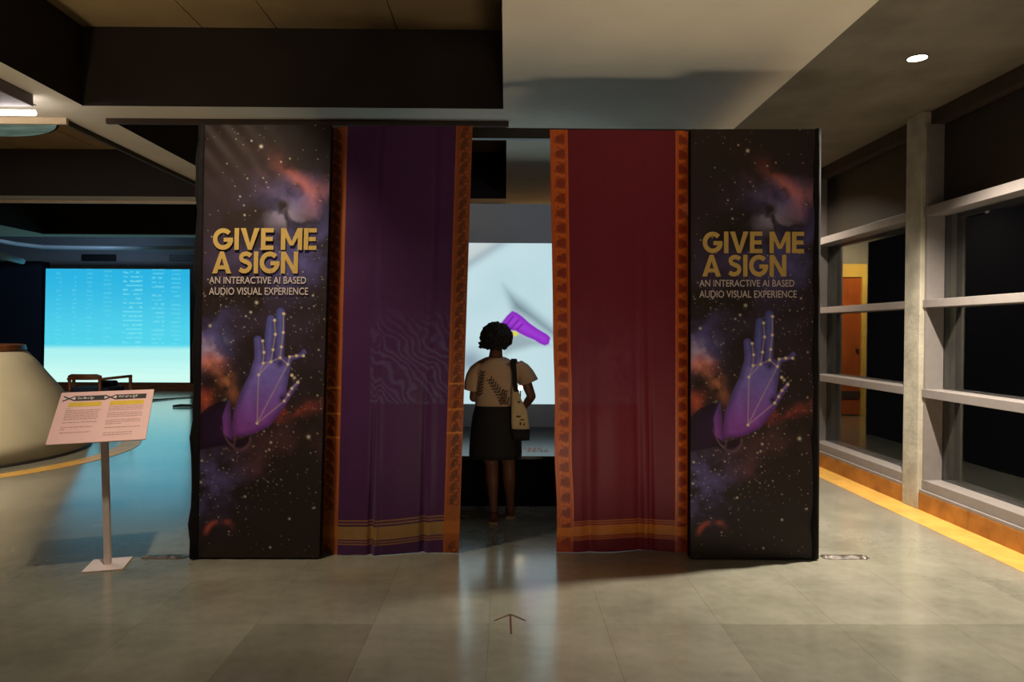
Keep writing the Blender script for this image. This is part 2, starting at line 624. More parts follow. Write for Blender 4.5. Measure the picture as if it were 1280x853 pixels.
XL = -9.4
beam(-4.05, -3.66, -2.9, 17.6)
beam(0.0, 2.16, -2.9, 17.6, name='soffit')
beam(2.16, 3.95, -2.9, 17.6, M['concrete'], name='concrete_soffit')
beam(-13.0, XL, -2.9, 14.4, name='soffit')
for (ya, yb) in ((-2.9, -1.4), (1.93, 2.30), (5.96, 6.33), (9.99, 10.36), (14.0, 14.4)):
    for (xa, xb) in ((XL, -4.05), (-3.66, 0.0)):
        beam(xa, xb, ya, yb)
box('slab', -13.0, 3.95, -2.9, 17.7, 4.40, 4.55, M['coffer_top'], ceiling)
cuts = [-3.66, -2.63, -1.99, -0.95, 0.0]
cutl = [XL, -8.2, -7.0, -5.9, -5.0, -4.05]
for (ya, yb) in ((-1.4, 1.93), (2.30, 5.96), (6.33, 9.99), (10.36, 14.0), (14.4, 17.6)):
    for cs in (cuts, cutl):
        for a, b in zip(cs[:-1], cs[1:]):
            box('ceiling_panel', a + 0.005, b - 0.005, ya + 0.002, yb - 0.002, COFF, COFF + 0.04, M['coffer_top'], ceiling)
# edge strips below the coffer rims; pale ones have lamplight put in their colour
rimt = thing('trim_3', (-3, 6.3, 3.43), kind='structure')
box('edge_strip', XL, -4.02, 6.30, 6.335, 3.425, CEIL, M['lit_trim'], rimt)
box('edge_strip', -3.66, 0.02, 6.30, 6.335, 3.432, CEIL, M['dark_trim'], rimt)
box('edge_strip', -4.075, -4.045, 6.335, 17.0, 3.432, CEIL, M['dark_trim'], rimt)
box('edge_strip', -0.028, 0.0, -2.9, 5.96, 3.462, CEIL, M['plaster'], rimt)
box('edge_strip', XL, -4.08, 10.33, 10.36, 3.44, CEIL, M['lit_trim'], rimt)
box('edge_strip', -3.63, 0.0, 10.33, 10.36, 3.44, CEIL, M['lit_trim'], rimt)

# ---- far, left, rear walls
wall_far = box('wall_far', -13.0, -1.0, 17.6, 17.8, 0, 4.4, M['far_wall'])
tag(wall_far, kind='structure')
wall_left = box('wall_left', -13.2, -13.0, -3.0, 17.8, 0, 4.4, M['navy_wall'])
tag(wall_left, kind='structure')
wall_rear = box('wall_rear', -13.2, 3.95, -3.2, -3.0, 0, 4.4, M['plaster'])
tag(wall_rear, kind='structure')
wall_back = box('wall_back', -1.0, 3.95, 12.7, 12.85, 0, 4.4, M['far_wall'])
tag(wall_back, kind='structure')
wall_return = box('wall_return', -1.15, -1.0, 12.7, 17.6, 0, 4.4, M['navy_wall'])
tag(wall_return, kind='structure')
# navy curtain wall beside the far screen
p = PY(53, 440, 17.3)
navy = box('wall_panel', -13.0, p.x, 17.25, 17.6, 0, 3.25, M['navy_wall'], wall_far)
# wooden step under the far screen
box('baseboard_far', p.x, -1.15, 17.28, 17.6, 0, 0.20, M['wood'])['kind'] = 'structure'

# ---- right wall: piers, panels, skirting
wall_right = thing('wall_right', (WALLX, 6, 0), kind='structure')
PIERS = [(1.62, 1.84), (3.78, 4.00), (5.94, 6.17), (8.10, 8.33), (10.26, 10.48)]
for (ya, yb) in PIERS:
    pr = box('pier', WALLX, 3.95, ya, yb, 0, CEIL, M['pier_concrete'], wall_right, bevel=0.008)
bays = [(1.84, 3.78), (4.00, 5.94), (6.17, 8.10), (8.33, 10.26)]
ZT0, ZT1 = 2.565, 2.645
for (ya, yb) in bays:
    box('upper_panel', 3.80, 3.86, ya, yb, ZT1, CEIL, M['panel_brown'], wall_right)
    box('head_rail', 3.70, 3.86, ya, yb, 3.36, CEIL, M['dark_trim'], wall_right)
    n = 3
    for k in range(n):
        a, b = ya + (yb - ya) * k / n, ya + (yb - ya) * (k + 1) / n
        box('skirting_stone', WALLX + 0.008, 3.72, a + 0.0015, b - 0.0015, 0, 0.150, M['ochre_stone'], wall_right)
    box('wall_core', 3.72, 3.95, ya, yb, 0, 0.150, M['concrete'], wall_right)

for n, (ya, yb) in enumerate(bays):
    w = thing('window_%d' % (n + 1), (3.75, (ya + yb) / 2, 0.15), kind='structure')
    wm = M['window_metal']
    e = 0.0005
    box('sill_rail', 3.635, 3.95, ya + e, yb - e, 0.150, 0.178, wm, w, bevel=0.004)
    box('sill_frame', 3.655, 3.90, ya + e, yb - e, 0.178, 0.262, wm, w, bevel=0.004)
    for (z0, z1) in ((0.985, 1.058), (1.770, 1.838), (ZT0, ZT1)):
        box('transom', 3.645, 3.86, ya + e, yb - e, z0, z1, wm, w, bevel=0.003)
    box('jamb', 3.66, 3.88, ya + e, ya + 0.03, 0.262, 3.36, wm, w)
    box('jamb', 3.66, 3.88, yb - 0.03, yb - e, 0.262, 3.36, wm, w)
    for (z0, z1) in ((0.262, 0.985), (1.058, 1.770), (1.838, ZT0)):
        box('pane', 3.815, 3.827, ya + 0.03, yb - 0.03, z0, z1, M['glass'], w)

# ---- door in the wall behind the booth (seen mirrored in the glazing)
door = thing('door_1', (1.3, 12.68, 0), kind='structure')
box('door_leaf', 1.03, 1.95, 12.64, 12.70, 0.02, 2.58, M['door_wood'], door, bevel=0.004)
box('kick_rail', 1.03, 1.95, 12.62, 12.64, 0.33, 0.46, M['dark_trim'], door)
box('door_frame', 0.94, 1.03, 12.60, 12.70, 0, 2.82, M['cream'], door)
box('door_frame', 1.95, 2.04, 12.60, 12.70, 0, 2.82, M['cream'], door)
box('door_frame', 1.03, 1.95, 12.60, 12.70, 2.58, 2.82, M['cream'], door)
bm = bmesh.new(); add_ball(bm, (1.10, 12.60, 1.25), 0.03); add_tube(bm, [(1.10, 12.60, 1.25), (1.10, 12.645, 1.25)], 0.012)
obj('door_knob', bm, M['steel'], door, True)

# ================================================================== BOOTH
FY = 4.64
booth = thing('booth_frame', (0, 7.5, 0), 'black fabric walls and frame of the open-topped exhibition booth', 'booth')
box('side_wall', -2.10, -2.06, 4.86, 10.4, 0, 2.93, M['black_cloth'], booth)
box('side_wall', 2.06, 2.10, 4.86, 10.4, 0, 2.93, M['black_cloth'], booth)
BWY = 7.85
zt = PY(640, 255, BWY).z
box('screen_wall', -2.06, 2.06, BWY, BWY + 0.06, 0, zt, M['grey_wall'], booth)
box('back_wall', -2.06, 2.06, 10.36, 10.4, 0, 2.93, M['black_cloth'], booth)
zb0, zb1 = PY(640, 173, 4.88).z, PY(640, 160.0, 4.88).z
box('header_beam', -2.06, 2.06, 4.88, 4.93, zb0, zb1, M['black_paint'], booth)
for x in (-2.04, 2.04, -1.25, 1.27):
    box('post', x - 0.02, x + 0.02, 4.885, 4.925, 0, zb0, M['black_paint'], booth)

# ---- printed banner panels
CW, CH = 158.0, 541.0


def paint_banner(nu, nv):
    u = np.linspace(0, 1, nu)[None, :].repeat(nv, 0)
    v = np.linspace(0, 1, nv)[:, None].repeat(nu, 1)
    x, y = u * CW, v * CH + 158.0
    y0 = y.copy()
    wx = (nz2(x / 30, y / 30, 5) - 0.5) * 22
    wy = (nz2(x / 30 + 40, y / 30, 6) - 0.5) * 22
    img = np.zeros((nv, nu, 3)) + np.array([s2l(48), s2l(38), s2l(36)])
    # nebula clouds
    cl = nz2((x + wx) / 34, (y + wy) / 34, 21, 6)
    cl2 = nz2((x + wx) / 20 + 9, (y + wy) / 20 + 3, 22, 6)

    def blob(cx, cy, rx, ry, ang=0.0, soft=1.0):
        a = math.radians(ang)
        dx, dy = x + wx - cx, y + wy - cy
        xr = dx * math.cos(a) + dy * math.sin(a)
        yr = -dx * math.sin(a) + dy * math.cos(a)
        return np.exp(-((xr / rx) ** 2 + (yr / ry) ** 2) * soft)

    tex = sstep(0.30, 0.75, cl)
    tex2 = sstep(0.35, 0.72, cl2)
    img = addc(img, (70, 56, 96), blob(60, 400, 120, 130) * tex * 0.35)
    img = addc(img, (76, 78, 140), blob(120, 300, 46, 50) * tex * 1.5)
    img = addc(img, (84, 70, 104), blob(120, 245, 50, 30) * tex2 * 1.0)
    img = addc(img, (140, 134, 152), blob(108, 272, 26, 14, -15) * sstep(0.3, 0.6, cl2) * 0.85)
    img = addc(img, (60, 54, 92), blob(50, 320, 36, 26) * tex * 0.9)
    img = addc(img, (110, 60, 44), blob(70, 205, 26, 14, 10) * tex * 0.5)
    img = addc(img, (176, 92, 62), blob(124, 228, 34, 8, 40) * sstep(0.2, 0.6, cl2) * 0.9)
    img = addc(img, (150, 80, 60), blob(152, 250, 20, 20, 40) * tex2 * 0.6)
    img = addc(img, (66, 70, 130), blob(6, 420, 30, 36) * tex * 1.4)
    img = addc(img, (150, 160, 190), blob(18, 440, 14, 14, 30) * tex2 * 1.4)
    # pale and orange pillar at the left edge
    pil = blob(28, 470, 10, 34, -32) * sstep(0.15, 0.5, cl2)
    img = addc(img, (214, 132, 96), pil * 0.9)
    img = addc(img, (210, 110, 60), blob(8, 456, 18, 9, 20) * sstep(0.2, 0.6, cl) * 0.8)
    img = addc(img, (214, 86, 40), blob(4, 500, 10, 14) * 0.7)
    img = mixc(img, (40, 26, 24), np.clip(blob(10, 478, 12, 14), 0, 1) * 0.85)
    img = addc(img, (186, 70, 42), blob(118, 515, 34, 8, -12) * sstep(0.15, 0.6, cl2) * 0.9)
    img = addc(img, (90, 84, 150), blob(12, 605, 40, 34) * tex * 1.3)
    img = addc(img, (110, 60, 70), blob(84, 590, 30, 18) * tex * 0.7)
    img = addc(img, (116, 66, 72), blob(100, 560, 60, 26) * tex * 0.5)
    arc = np.abs(np.hypot(x - 30, (y - 672) * 1.0) - 20)
    img = addc(img, (190, 84, 64), np.exp(-(arc / 3.5) ** 2) * (1 - sstep(662, 674, y)) * (1 - sstep(30, 54, x)) * sstep(0.25, 0.6, cl2) * 0.8)
    # stars
    nst = 900
    sx, sy = rng.random(nst) * CW, 158 + rng.random(nst) * CH
    dens = np.where(sy < 340, 0.28, np.where(sy < 640, 1.0, 0.35))
    keep = rng.random(nst) < dens
    sx, sy = sx[keep], sy[keep]
    sr = 0.45 + 0.55 * rng.random(len(sx)) ** 3
    big = [(72, 185, 2.2), (60, 178, 1.2), (47, 247, 1.1), (52, 258, 1.0), (53, 270, 1.3), (97, 204, 1.2), (108, 200, 1.1),
           (70, 379, 2.1), (28, 370, 1.3), (12, 408, 1.9), (63, 391, 1.6), (57, 396, 1.3), (141, 370, 1.4), (120, 473, 2.0),
           (140, 547, 2.4), (92, 554, 1.6), (44, 576, 1.2), (33, 502, 2.3), (60, 622, 1.5), (118, 650, 1.5), (150, 636, 1.3),
           (94, 686, 1.4), (40, 666, 1.1), (3, 604, 1.6), (4, 577, 1.6), (83, 540, 1.2), (150, 438, 1.2), (150, 495, 1.2), (86, 565, 1.2), (90, 563, 1.4)]
    sx = np.concatenate([sx, [b[0] for b in big]]); sy = np.concatenate([sy, [b[1] for b in big]]); sr = np.concatenate([sr, [b[2] for b in big]])
    star = np.zeros((nv, nu))
    for a, b, r in zip(sx, sy, sr):
        i0, i1 = int(max(0, (a - 6) / CW * nu)), int(min(nu, (a + 6) / CW * nu + 1))
        j0, j1 = int(max(0, (b - 164) / CH * nv)), int(min(nv, (b - 152) / CH * nv + 1))
        d2 = (x[j0:j1, i0:i1] - a) ** 2 + (y0[j0:j1, i0:i1] - b) ** 2
        star[j0:j1, i0:i1] = np.maximum(star[j0:j1, i0:i1], np.exp(-d2 / (r * r * 0.7)) * min(1.0, 0.42 + r * 0.35))
    img = mixc(img, (228, 214, 200), star)

    # hand: outlines read in the banner's own centimetre-like units
    def C(cx, cy):
        return (cx / 4.736 + 290 - 249.5, cy / 4.736 + 380)

    def D(cx, cy):
        return (cx / 2.939 + 240 - 249.0, cy / 2.939 + 420)
    hand = np.full(x.shape, 1e9)
    polys = [
        [C(0, 790), C(15, 640), C(60, 510), C(105, 420), C(130, 330), C(195, 330), C(290, 300), C(345, 330), C(352, 370), C(338, 460), C(330, 520), C(318, 580), C(330, 600),
         C(290, 660), C(235, 725), C(160, 765), C(90, 785)],
        [D(20, 300), D(80, 270), D(140, 235), D(150, 380), D(60, 415), D(20, 425)],
    ]
    for pg in polys:
        hand = np.minimum(hand, poly_sd(x, y0, pg))

    def finger(pts, rs):
        d = np.full(x.shape, 1e9)
        for (a, b, r0, r1) in zip(pts[:-1], pts[1:], rs[:-1], rs[1:]):
            (ax, ay), (bx, by) = C(*a), C(*b)
            dx, dy = bx - ax, by - ay
            t = np.clip(((x - ax) * dx + (y0 - ay) * dy) / (dx * dx + dy * dy), 0, 1)
            d = np.minimum(d, np.hypot(x - ax - t * dx, y0 - ay - t * dy) - (r0 + (r1 - r0) * t))
        return d
    f1 = finger([(160, 400), (162, 290), (152, 215)], [6.6, 6.0, 5.0])
    f2 = finger([(222, 350), (222, 190), (228, 92)], [6.6, 6.2, 5.0])
    f3 = finger([(280, 320), (286, 160), (284, 50)], [6.2, 5.8, 5.2])
    f4 = finger([(338, 350), (352, 322), (385, 316), (424, 298), (430, 285)], [4.0, 3.0, 2.6, 3.2, 3.0])
    f5 = finger([(316, 580), (348, 535), (395, 470)], [4.6, 3.8, 2.6])
    hm = np.minimum(np.minimum(np.minimum(hand, f1), np.minimum(f2, f3)), np.minimum(f4, f5))
    cov = 1 - sstep(-0.7, 0.7, hm)
    tt = np.clip((y0 - 385) / 165, 0, 1)
    colr = np.zeros_like(img)
    top_c, mid_c, low_c = [np.array([s2l(a) for a in c]) for c in ((112, 118, 206), (130, 116, 208), (146, 78, 180))]
    w1 = sstep(0.0, 0.5, tt)[..., None]; w2 = sstep(0.45, 0.95, tt)[..., None]
    colr = (top_c * (1 - w1) + mid_c * w1) * (1 - w2) + low_c * w2
    shade = 0.5 + 0.5 * sstep(0, 10, -hm)              # the drawn hand's own modelling, part of the print
    lft = sstep(-30, 26, x - (52 - (y0 - 420) * 0.25))
    shade = shade * (0.35 + 0.65 * lft) * (0.8 + 0.4 * nz2(x / 9, y0 / 9, 31, 4))
    for fa, fbb in ((f1, f2), (f2, f3)):
        gap = np.exp(-(np.abs(fa - fbb) / 1.3) ** 2) * (y0 < 455)
        shade = shade * (1 - 0.65 * gap)
    dk = np.exp(-(np.hypot(x - C(290, 355)[0], y0 - C(290, 355)[1]) / 5) ** 2) + np.exp(-(np.hypot(x - C(305, 560)[0], y0 - C(305, 560)[1]) / 3.5) ** 2)
    shade = shade * (1 - 0.75 * np.clip(dk, 0, 1))
    img = img * (1 - cov[..., None]) + colr * (cov * shade)[..., None]
    # dark sleeve with two bangles
    slv = poly_sd(x, y0, [D(20, 300), D(60, 262), D(135, 232), D(112, 300), D(118, 360), D(150, 388), D(215, 372), D(210, 396), D(175, 424), D(120, 404), D(60, 416), D(18, 424)])
    sc = 1 - sstep(-1, 1, slv)
    img = mixc(img, (38, 24, 40), sc * 0.92)
    for (ax, ay, rx, ry, an) in ((130, 330, 22, 78, 18), (168, 345, 50, 78, 20)):
        cx, cy = D(ax, ay)
        a = math.radians(-an)
        xr = (x - cx) * math.cos(a) + (y0 - cy) * math.sin(a)
        yr = -(x - cx) * math.sin(a) + (y0 - cy) * math.cos(a)
        rr = np.hypot(xr / (rx / 2.939), yr / (ry / 2.939))
        w = np.exp(-((rr - 1) * 14) ** 2) * (yr > -2) * (xr < 14)
        img = mixc(img, (120, 88, 100), np.clip(w, 0, 1) * 0.55)
    # constellation drawn over the hand
    ch = [[(157, 710), (161, 423), (187, 354), (233, 346), (288, 321), (335, 360), (157, 710)], [(187, 354), (190, 290), (181, 222)],
          [(161, 423), (233, 346), (244, 274), (256, 183), (250, 100)], [(288, 321), (294, 257), (303, 172), (303, 61)],
          [(335, 360), (345, 316), (386, 310), (428, 310)], [(157, 710), (319, 578), (343, 540), (363, 503), (398, 467)]]
    ln = np.zeros((nv, nu)); dt = np.zeros((nv, nu))
    for c in ch:
        for a, b in zip(c[:-1], c[1:]):
            d = seg_d(x, y0, *C(*a), *C(*b))
            ln = np.maximum(ln, np.exp(-(d / 0.62) ** 2))
        for a in c:
            d = np.hypot(x - C(*a)[0], y0 - C(*a)[1])
            dt = np.maximum(dt, 1 - sstep(1.3, 2.4, d))
    d = np.hypot(x - C(361, 425)[0], y0 - C(361, 425)[1])
    dt = np.maximum(dt, 1 - sstep(1.3, 2.6, d))
    img = mixc(img, (216, 184, 176), ln * 0.7)
    img = mixc(img, (240, 220, 184), dt)
    return np.clip(img, 0, 1)


NU, NV = 190, 640
PRINT = paint_banner(NU, NV)
M['print'] = attr_material('printed_banner_cloth', rough=0.5, grain=0.15, spec=0.22)


def panel_point(cor, u, v, Y):
    tl, tr, bl, br = cor
    a = np.array(tl) * (1 - u) + np.array(tr) * u
    b = np.array(bl) * (1 - u) + np.array(br) * u
    q = a * (1 - v) + b * v
    return q


def text_mesh(body, bold):
    cu = bpy.data.curves.new('text', 'FONT')
    cu.body = body
    cu.size = 1.0
    cu.offset = bold
    cu.resolution_u = 4
    o = bpy.data.objects.new('text', cu)
    COL.objects.link(o)
    dg = bpy.context.evaluated_depsgraph_get()
    me = bpy.data.meshes.new_from_object(o.evaluated_get(dg))
    bpy.data.objects.remove(o)
    n = len(me.vertices)
    co = np.zeros(n * 3)
    me.vertices.foreach_get('co', co)
    co = co.reshape(-1, 3)
    lo, hi = co.min(0), co.max(0)
    uv = (co[:, :2] - lo[:2]) / np.maximum(hi[:2] - lo[:2], 1e-9)
    return me, uv


def letters(bodies, mapper):
    """one mesh from several text lines; bodies: (text, bold, x0, x1, ytop, ybot); mapper(x, y)->world point"""
    bm = bmesh.new()
    for (t, bold, x0, x1, ya, yb) in bodies:
        me, uv = text_mesh(t, bold)
        vs = [bm.verts.new(mapper(x0 + (x1 - x0) * a, yb + (ya - yb) * b)) for a, b in uv]
        for p in me.polygons:
            try:
                bm.faces.new([vs[i] for i in p.vertices])
            except ValueError:
                pass
        bpy.data.meshes.remove(me)
    return bm


def bold_letters(lines, mapper):
    """geometric bold capitals drawn from bars, slants and arcs; lines: (text, x0, x1, ytop, ybot)"""
    T = 0.215
    WD = {'G': 0.96, 'I': T, 'V': 0.90, 'E': 0.60, 'M': 1.02, 'A': 0.94, 'S': 0.68, 'N': 0.84, ' ': 0.20}

    def bar(x0, x1, y0, y1):
        return [[(x0, y0), (x1, y0), (x1, y1), (x0, y1)]]

    def slant(xa, xb):                     # from (xa, 0) up to (xb, 1), horizontal thickness
        t = T * 1.12
        return [[(xa - t / 2, 0), (xa + t / 2, 0), (xb + t / 2, 1), (xb - t / 2, 1)]]

    def path(pts, t):
        out = []
        for i in range(len(pts) - 1):
            (ax, ay), (bx_, by_) = pts[i], pts[i + 1]
            def nrm(k):
                a, b = pts[max(k - 1, 0)], pts[min(k + 1, len(pts) - 1)]
                dx, dy = b[0] - a[0], b[1] - a[1]
                L = math.hypot(dx, dy)
                return (-dy / L * t / 2, dx / L * t / 2)
            n0, n1 = nrm(i), nrm(i + 1)
            out.append([(ax - n0[0], ay - n0[1]), (bx_ - n1[0], by_ - n1[1]), (bx_ + n1[0], by_ + n1[1]), (ax + n0[0], ay + n0[1])])
        return out

    def glyph(c):
        w = WD[c]
        if c == 'I': return bar(0, T, 0, 1)
        if c == 'E': return bar(0, T, 0, 1) + bar(T, w, 0, T * .92) + bar(T, w, 1 - T * .92, 1) + bar(T, w * .94, .5 - T * .45, .5 + T * .45)
        if c == 'V': return [[(0.36, 0), (0.54, 0), (0.245, 1), (0.0, 1)], [(0.36, 0), (0.54, 0), (0.90, 1), (0.655, 1)]]
        if c == 'A': return [[(0.0, 0), (0.245, 0), (0.565, 1), (0.375, 1)], [(0.94, 0), (0.695, 0), (0.375, 1), (0.565, 1)]] + bar(0.22, 0.72, .19, .37)
        if c == 'N': return bar(0, T, 0, 1) + bar(w - T, w, 0, 1) + [[(w - T * 1.05, 0), (w, 0), (T * 1.05, 1), (0, 1)]]
        if c == 'M': return bar(0, T, 0, 1) + bar(w - T, w, 0, 1) + [[(.42, .20), (.60, .20), (T + .02, 1), (0, 1)], [(.42, .20), (.60, .20), (w, 1), (w - T - .02, 1)]]
        if c == 'G':
            r = 0.5 - T / 2
            p = [(0.49 + r * 0.97 * math.cos(a), 0.5 + r * math.sin(a)) for a in [math.radians(42 + (360 - 42 - 4) * k / 26) for k in range(27)]]
            return path(p, T) + bar(0.52, 0.96, .37, .56)
        if c == 'S':
            p = [(.60, .80), (.50, .875), (.36, .90), (.22, .875), (.135, .80), (.125, .71), (.17, .615), (.30, .55), (.42, .51), (.525, .45), (.565, .36), (.55, .25), (.47, .155), (.34, .105), (.20, .115), (.07, .20)]
            return path(p, T * .95)
        return []
    bm = bmesh.new()
    lift = 0
    for (t, x0, x1, ya, yb) in lines:
        total = sum(WD[c] for c in t) + 0.075 * (len(t) - 1)
        k = (x1 - x0) / total
        x = 0.0
        for c in t:
            for pg in glyph(c):
                lift = (lift + 1) % 40
                vs = [bm.verts.new(mapper(x0 + (x + a) * k, yb + (ya - yb) * b) + Vector((0, -0.00012 * lift, 0))) for a, b in pg]
                if (vs[1].co - vs[0].co).cross(vs[2].co - vs[1].co).y > 0: vs.reverse()
                bm.faces.new(vs)
            x += WD[c] + 0.075
    return bm


def make_banner(cor_px, strip_px, label, tx, side):
    """cor_px: tl, tr, bl, br picture positions of the printed face, standing at depth FY"""
    Yf = 4.60
    cor = [PY(*c, Yf) for c in cor_px]
    for k in (2, 3):
        cor[k].z = max(0.012, cor[k].z)
    base = (cor[2] + cor[3]) / 2
    t = thing('banner_panel', (base.x, Yf + 0.04, 0), label, 'banner', 'printed banner panels of the booth front')
    u = np.linspace(0, 1, NU)[None, :].repeat(NV, 0)[..., None]
    v = np.linspace(0, 1, NV)[:, None].repeat(NU, 1)[..., None]
    c = [np.array(q) for q in cor]
    P = (c[0] * (1 - u) + c[1] * u) * (1 - v) + (c[2] * (1 - u) + c[3] * u) * v
    uu, vv = u[..., 0], v[..., 0]
    # soft tension folds running in from the corners
    d = np.zeros_like(uu)
    k = 0.30 if side < 0 else 0.12
    for (cx, cy, ang, fr, amp, rad) in ((0, 0, 52, 15, .010, .16), (0.1, 1.0, -50, 12, .008, .14), (1.0, 1.0, 60, 13, .003, .12), (1, 0, -50, 12, .003, .1)):
        a = math.radians(ang)
        X, Yv = (uu - cx) * 0.86, (vv - cy) * 2.95
        s = X * math.cos(a + PI / 2) + Yv * math.sin(a + PI / 2)
        r = np.hypot(X, Yv)
        d += amp * k * np.sin(s * 2 * PI * fr * 0.6 + 0.7) * np.exp(-(r / (rad * 2.2)) ** 2)
    d += 0.003 * (nz2(uu * 4, vv * 12, 77, 3) - 0.5)
    P[..., 1] -= d
    face = grid_mesh('printed_face', P, PRINT, M['print'], t)
    # frame body behind the cloth
    bm = bmesh.new()
    off = Vector((0, 0.014, 0)); off2 = Vector((0, 0.075, 0))
    q = [cor[0], cor[1], cor[3], cor[2]]
    add_hex(bm, [p + off for p in q], [p + off2 for p in q])
    obj('frame_body', bm, M['black_cloth'], t)
    # black return of the cloth at the outer edge, gently creased
    s0, s1, s2_, s3 = [PY(*s, Yf - 0.005) for s in strip_px]
    bm = bmesh.new()
    n = 26
    rings = []
    for i in range(n):
        f = i / (n - 1)
        a = s0.lerp(s2_, f); b = s1.lerp(s3, f)
        a.z = max(a.z, 0.006); b.z = max(b.z, 0.006)
        w1 = 0.006 * math.sin(f * 31 + 1) + 0.004 * math.sin(f * 67)
        rings.append([a + Vector((w1, w1, 0)), a.lerp(b, 0.5) + Vector((0, -0.012 + w1, 0)), b + Vector((0, 0, 0)), b + Vector((0, 0.265, 0)), a + Vector((w1, 0.265, 0))])
    add_loft(bm, rings)
    obj('edge_cloth', bm, M['black_cloth'], t, True)
    bev = Vector((0, -0.006, 0))

    def mp(x, y):
        f = (y - 158) / CH
        g = x / CW
        a = cor[0].lerp(cor[1], g); b = cor[2].lerp(cor[3], g)
        return a.lerp(b, f) + bev
    for n_, (tx_, xa_, xb_, ya_, yb_) in enumerate((('GIVE ME', 14.5, 144, 286.5, 313.5), ('A SIGN', 14.0, 121.5, 315.5, 342.8))):
        o = obj('title_lettering', bold_letters([(tx_, xa_, xb_, ya_, yb_)], mp), M['gold_ink'], t, False, False)
        o['label'] = 'gold lettering ' + tx_
    for tx_, xa_, xb_, ya_, yb_ in (('AN INTERACTIVE AI BASED', 10.5, 132, 346.8, 355.5), ('AUDIO VISUAL EXPERIENCE', 10.5, 135, 360.3, 369.3)):
        o = obj('subtitle_lettering', letters([(tx_, 0.004, xa_, xb_, ya_, yb_)], mp), M['pale_ink'], t)
        o['label'] = 'small pale lettering ' + tx_
    return t


banner_l = make_banner([(254, 156), (414, 156), (247, 699), (399, 702)],
                       [(246.5, 153.5), (256, 154), (236.5, 699), (247.5, 700)],
                       'dark galaxy-print banner beside the purple sari, left of the two lettered banners', 14, -1)
banner_r = make_banner([(864, 161.5), (1019, 161.5), (863, 699), (1016, 699)],
                       [(1018, 161), (1026.5, 160), (1015.5, 699), (1023.5, 699)],
                       'dark galaxy-print banner beside the red sari, right of the two lettered banners', 14, 1)


# flat steel feet of the frame on the floor
def foot(px, label):
    (x0, y0), (x1, y1) = px
    a, b = PZ(x0, y0), PZ(x1, y1)
    bm = bmesh.new()
    cx, cy = (a.x + b.x) / 2, (a.y + b.y) / 2
    L = abs(b.x - a.x) / 2
    n = 14
    rings = []
    r2 = random.Random(int(x0))
    for i in range(n):
        f = i / (n - 1)
        x = cx - L + 2 * L * f
        h = 0.005 + 0.011 * r2.random() * (1 if 0 < i < n - 1 else 0)
        w = 0.045 * (0.6 if i in (0, n - 1) else 1.0)
        rings.append([Vector((x, cy - w, 0.0005)), Vector((x, cy - w, 0.003)), Vector((x, cy, h)), Vector((x, cy + w, 0.004)), Vector((x, cy + w, 0.0005))])
    add_loft(bm, rings)
    o = obj('base_strip', bm, M['steel'])
    tag(o, label, 'base strip', 'crumpled steel base strips')


foot(((178, 696.5), (235, 696.5)), 'crumpled dark metal strip on the floor left of the left banner')
foot(((1027, 697), (1084, 697)), 'crumpled dark metal strip on the floor right of the right banner')


